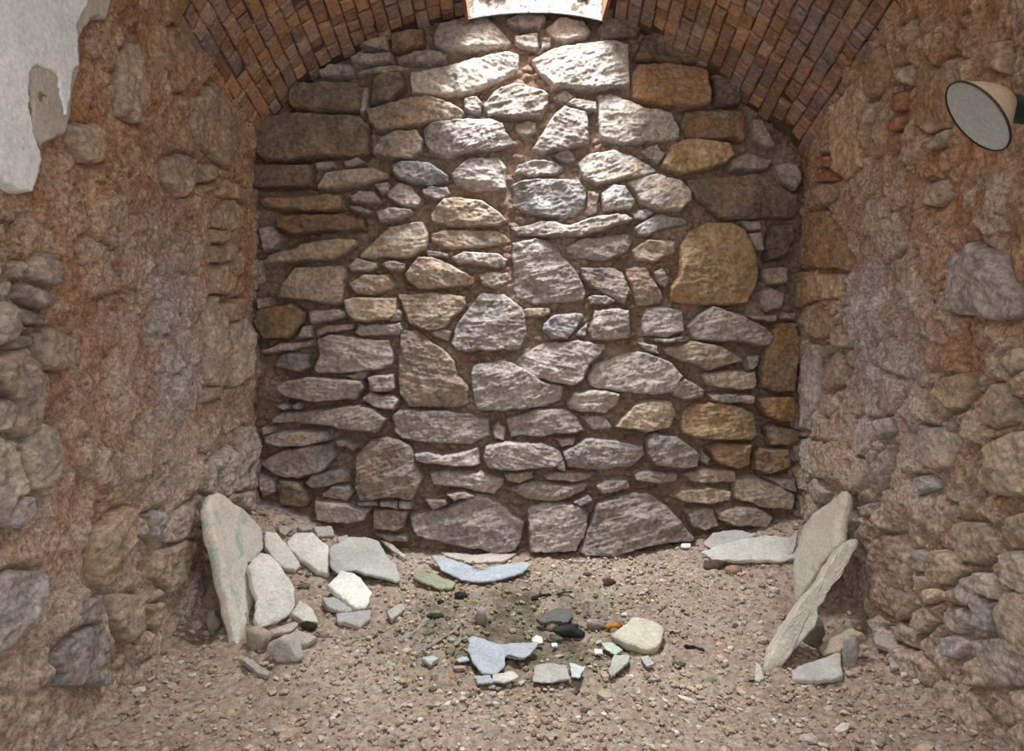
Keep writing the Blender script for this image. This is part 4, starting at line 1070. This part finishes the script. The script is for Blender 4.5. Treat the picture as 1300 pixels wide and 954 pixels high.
    slab('paint_chip', 'N', '372,560 392,540 418,550 420,572 385,577', (0, -0.6, 1), 0.008, (0.75, 0.72, 0.68), 'bright white chip at the right tip of the torn blue sheet', 'chip', lift=0.02)
    slab('paint_chip', 'N', '455,575 480,573 480,587 458,588', (0, -0.4, 1), 0.006, (0.70, 0.74, 0.76), 'tiny white chip between torn blue sheet and black lump', 'chip', lift=0.015)
    slab('plaster_sheet', 'N', '710,625 780,620 772,655 730,690 700,715 690,690', (0, -0.2, 1), 0.008, (0.42, 0.42, 0.37), 'dull grey green sheet nearest the bottom below the greenish chip', 'plaster sheet', lift=0.014)
    slab('plaster_sheet', 'N', '385,665 450,655 520,665 530,720 440,735 380,730', (0, -0.15, 1), 0.008, (0.38, 0.38, 0.34), 'mottled grey sheet right of the hooked torn blue sheet', 'plaster sheet', lift=0.014)
    slab('plaster_sheet', 'N', '530,655 595,672 570,715 540,712', (0, -0.2, 1), 0.007, (0.55, 0.58, 0.60), 'small pale sheet overlapping the end of the mottled grey sheet', 'plaster sheet', lift=0.024)
    slab('plaster_sheet', 'N', '145,710 205,708 215,735 150,740', (0, -0.2, 1), 0.007, BLU, 'small blue scrap under the lower edge of the torn blue sheet', 'plaster sheet', lift=0.012)
    slab('plaster_sheet', 'N', '215,702 300,690 320,715 260,735 210,730', (0, -0.2, 1), 0.008, (0.52, 0.50, 0.46), 'small beige scrap between blue scrap and mottled grey sheet', 'plaster sheet', lift=0.014)
    slab('plaster_sheet', 'N', '820,630 855,625 880,660 850,672', (0, -0.2, 1), 0.008, (0.45, 0.43, 0.38), 'small dull sheet on the rubble below the cream kidney shaped slab', 'plaster sheet', lift=0.014)
    slab('plaster_sheet', 'N', '60,640 105,628 118,645 75,652', (0, -0.2, 1), 0.006, (0.48, 0.52, 0.56), 'small bluish flake left of the torn blue sheet', 'plaster sheet', lift=0.014)
    slab('paint_chip', 'N', '990,165 1030,162 1030,178 992,181', (0, -0.5, 1), 0.008, (0.72, 0.74, 0.74), 'tiny white chip at the foot of the end wall', 'chip', lift=0.015)
    slab('stone_slab', 'P', '890,701 915,692 940,684 975,680 1000,682 1016,692 1012,708 985,711 940,712 905,712', (0, -0.45, 1), 0.02, (0.62, 0.61, 0.56), 'wide pale slab lying at the foot of the end wall beside the leaning slab', 'stone slab')
    slab('stone_slab', 'P', '893,690 905,676 935,672 960,678 940,690 910,698', (0, -0.6, 1), 0.02, (0.50, 0.48, 0.45), 'grey slab behind the wide pale slab at the wall foot', 'stone slab')
    slab('stone_slab', 'P', '996,688 1014,672 1008,702 998,708', (-0.2, -1, 0.8), 0.02, (0.56, 0.54, 0.50), 'pale corner slab peeking out behind the right leaning slab', 'stone slab')
    lump('stone', 'M', '462,450 500,437 528,458 480,484', (0.20, 0.18, 0.16), 'small dark grey stone left of the bright angular slab', 'stone')
    lump('stone', 'M', '520,480 575,470 590,505 540,518', (0.47, 0.37, 0.30), 'tan stone beside the small grey tucked slab', 'stone')
    slab('stone_slab', 'M', '540,200 620,198 635,240 560,242', (0.1, -0.5, 1), 0.02, (0.50, 0.47, 0.42), 'small pale slab behind the broad cream slab', 'stone slab')
    slab('stone_slab', 'M', '645,248 690,234 692,262 650,268', (0.1, -0.5, 1), 0.02, (0.56, 0.52, 0.45), 'little cream slab beside the top of the large thin grey slab', 'stone slab')
    slab('stone_slab', 'M', '390,195 455,205 420,240 395,228', (0.1, -0.5, 1), 0.02, (0.44, 0.41, 0.38), 'small grey slab behind the narrow cream slab', 'stone slab')
    slab('stone_slab', 'M', '470,200 530,198 535,215 490,220', (0.1, -0.5, 1), 0.02, (0.40, 0.37, 0.34), 'thin grey slab edge against the end wall corner', 'stone slab')
    slab('stone_slab', 'M', '832,258 870,268 940,325 935,335 880,300', (0.1, -0.4, 1), 0.012, (0.52, 0.48, 0.42), 'long narrow pale sliver right of the large thin grey slab', 'stone slab', lift=0.01)
    slab('stone_slab', 'M', '860,572 895,540 930,535 940,552 880,607', (0, -0.3, 1), 0.02, (0.42, 0.41, 0.36), 'pale pointed slab alone on the gravel, above the knobbly branch', 'stone slab', lift=0.012)
    slab('stone_slab', 'M', '1008,772 1055,757 1087,773 1050,797', (0, -0.3, 1), 0.016, (0.47, 0.49, 0.47), 'small whitish slab below the thin forked stick', 'stone slab', lift=0.012)
    slab('stone_slab', 'M', '430,668 470,650 560,682 500,712 440,700', (0, -0.3, 1), 0.025, (0.46, 0.42, 0.37), 'brownish flat slab under the finger shaped stone bar', 'stone slab')
    lump('stone', 'M', '558,655 590,648 607,665 590,697 562,680', (0.40, 0.32, 0.27), 'small brown stone right of the black lump by the bar', 'stone')
    lump('stone', 'M', '945,548 968,545 968,570 948,572', (0.55, 0.46, 0.37), 'tiny cream stone at the tip of the pale pointed slab', 'stone')
    slab('stone_slab', 'M', '215,770 245,765 350,830 340,850 290,830', (0, -0.3, 1), 0.02, (0.44, 0.41, 0.38), 'long dusty slab half buried before the rounded whitish boulder', 'stone slab', lift=0.004)
    lump('stone', 'M', '225,590 240,582 262,610 270,640 250,645', (0.45, 0.42, 0.38), 'narrow stone chip wedged at the foot of the tallest slab', 'stone', hgt=1.0)
    # right corner
    r1 = floor_at(1006, 768); r2 = floor_at(1012, 735); r3 = np.array([XR(2.75)-0.075, *hit_side(1073, 627, 'R', 0.075)])
    a1 = floor_at(1008, 770); a2 = a1+np.array([0.02, 0.34, 0.06]); top = hit_side(1072, 628, 'R', 0.06); a3 = np.array([XR(top[0])-0.06, top[0], top[1]])
    slab('stone_slab', 'L', '135,500 170,370 210,320 318,240 322,262 292,438 242,510 145,650 135,640', None, 0.04, (0.66, 0.63, 0.54), 'broad pale slab leaning on the right wall, behind the long edge-on slab', 'stone slab', plane=(a1, a2, a3), wob=0.006)
    # long slab seen on its edge: a thick board of stone from floor to wall
    b1 = floor_at(975, 856); tp = hit_side(1090, 686, 'R', 0.05); b3 = np.array([XR(tp[0])-0.05, tp[0], tp[1]])
    d = b3-b1; d = d/np.linalg.norm(d); back = np.array([0.30, 0.95, -0.10]); back = back-d*np.dot(back, d); back /= np.linalg.norm(back)
    edge = pts('L', '22,905 30,885 80,790 130,700 190,615 240,560 290,480 340,422 375,412 383,430 345,500 300,570 240,650 215,740 140,830 62,918 38,920')
    P3 = [on_plane(*q, b1, -back) for q in edge]
    V, Fc = extrude_outline(np.array(P3), -back, 0.08, 77, 0.006)
    o = mesh_obj('stone_slab', V, Fc, SLAB, color=(0.60, 0.57, 0.49, 1)); props(o, 'long pale slab seen edge-on, leaning from floor to the right wall', 'stone slab', kind='thing')
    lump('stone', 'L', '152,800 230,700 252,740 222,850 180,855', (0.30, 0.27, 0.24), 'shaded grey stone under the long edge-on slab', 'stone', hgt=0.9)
    slab('stone_slab', 'L', '225,820 250,790 350,745 392,762 300,830 240,847', (-0.1, -0.5, 1), 0.03, (0.46, 0.38, 0.29), 'tan wedge slab behind the small upright grey slab', 'stone slab', lift=0.01)
    lump('stone', 'L', '315,810 340,788 377,800 372,880 322,925', (0.44, 0.42, 0.40), 'small upright grey slab at the right of the edge-on slab foot', 'stone', hgt=1.0, depth=0.35)
    slab('stone_slab', 'L', '130,900 200,870 310,830 320,922 200,938 140,932', (0, -0.2, 1), 0.02, (0.50, 0.49, 0.46), 'flat pale slab lying at the foot of the long edge-on slab', 'stone slab', lift=0.01)
    slab('stone_slab', 'L', '493,872 515,838 545,828 600,835 612,870 560,880 500,892', (0, -0.9, 1), 0.025, (0.46, 0.43, 0.41), 'rounded grey slab half buried near the right wall foot', 'stone slab', lift=0.0)
    slab('stone_slab', 'L', '430,770 480,765 545,828 520,832 440,800', (0, -0.4, 1), 0.02, (0.46, 0.41, 0.36), 'dusty slab beside the right wall foot behind the rounded grey slab', 'stone slab', lift=0.01)
    slab('stone_slab', 'L', '0,870 15,880 30,925 10,938 -5,930', (0, -0.3, 1), 0.015, (0.55, 0.54, 0.50), 'small white slab touching the tip of the edge-on slab', 'stone slab', lift=0.01)
    slab('paint_chip', 'L', '530,908 550,906 552,918 532,920', (0, -0.3, 1), 0.006, (0.75, 0.75, 0.73), 'tiny white chip before the rounded grey slab', 'chip', lift=0.012)

# ------------------------------------------------------------------ build
wall_back()
wl = side_wall('L', LEFT, 'wall_left', SIDE_L, 'crumbling left cell wall with patches of old plaster', 21, 0.45)
wr = side_wall('R', RIGHT, 'wall_right', SIDE_R, 'crumbling right cell wall of rubble and red mortar', 57, 1.0)
wall_coat(wl, 'plaster', '-400,-400 500,-400 490,0 480,80 410,70 360,170 365,290 330,420 320,510 300,570 290,600 220,620 190,650 180,640 165,600 150,560 150,330 80,300 -400,200', 0.020, PLASTER, 0.03, 3, 'grey undercoat plaster')
wall_coat(wl, 'whitewash', '-400,-400 430,-400 410,0 350,120 360,200 365,290 340,330 325,430 315,505 300,500 290,440 270,330 200,300 160,320 150,370 160,560 190,640 195,690 175,780 160,825 70,805 -10,790 -400,900', 0.027, WHITE, 0.035, 13, 'flaking bluish white paint')
build_vault(); build_skylight(); build_roof(); build_gravel(build_floor()); build_lamp(); loose()

# ------------------------------------------------------------------ light
w = bpy.data.worlds.new('overcast_daylight'); SC.world = w; w.use_nodes = True
bg = w.node_tree.nodes['Background']; bg.inputs['Color'].default_value = (1.0, 0.965, 0.91, 1); bg.inputs['Strength'].default_value = 1.45
def area_light(name, loc, rot, sx, sy, power, col):
    l = bpy.data.lights.new(name, 'AREA'); l.shape = 'RECTANGLE'; l.size = sx; l.size_y = sy; l.energy = power; l.color = col
    o = bpy.data.objects.new(name, l); COL.objects.link(o); o.location = loc; o.rotation_euler = rot; return o
area_light('skylight_daylight', ((SKY_X[0]+SKY_X[1])/2, (SKY_Y[0]+SKY_Y[1])/2, SHAFT_TOP-0.02), (0, 0, 0), SKY_X[1]-SKY_X[0]-0.03, SKY_Y[1]-SKY_Y[0]-0.03, 180, (0.93, 0.97, 1.0))

# ------------------------------------------------------------------ camera
cam = bpy.data.cameras.new('camera'); co = bpy.data.objects.new('camera', cam); COL.objects.link(co)
co.location = (0, 0, 0); co.rotation_euler = (math.pi/2, 0, 0)
cam.sensor_fit = 'HORIZONTAL'; cam.sensor_width = 36; cam.lens = 36*F/1300; cam.shift_x = 0; cam.shift_y = -(477-CY)/1300; cam.clip_start = 0.02
SC.camera = co
SC.view_settings.view_transform = 'Standard'; SC.view_settings.look = 'None'; SC.view_settings.exposure = 0.0; SC.view_settings.gamma = 1.0
SC.view_settings.use_curve_mapping = False
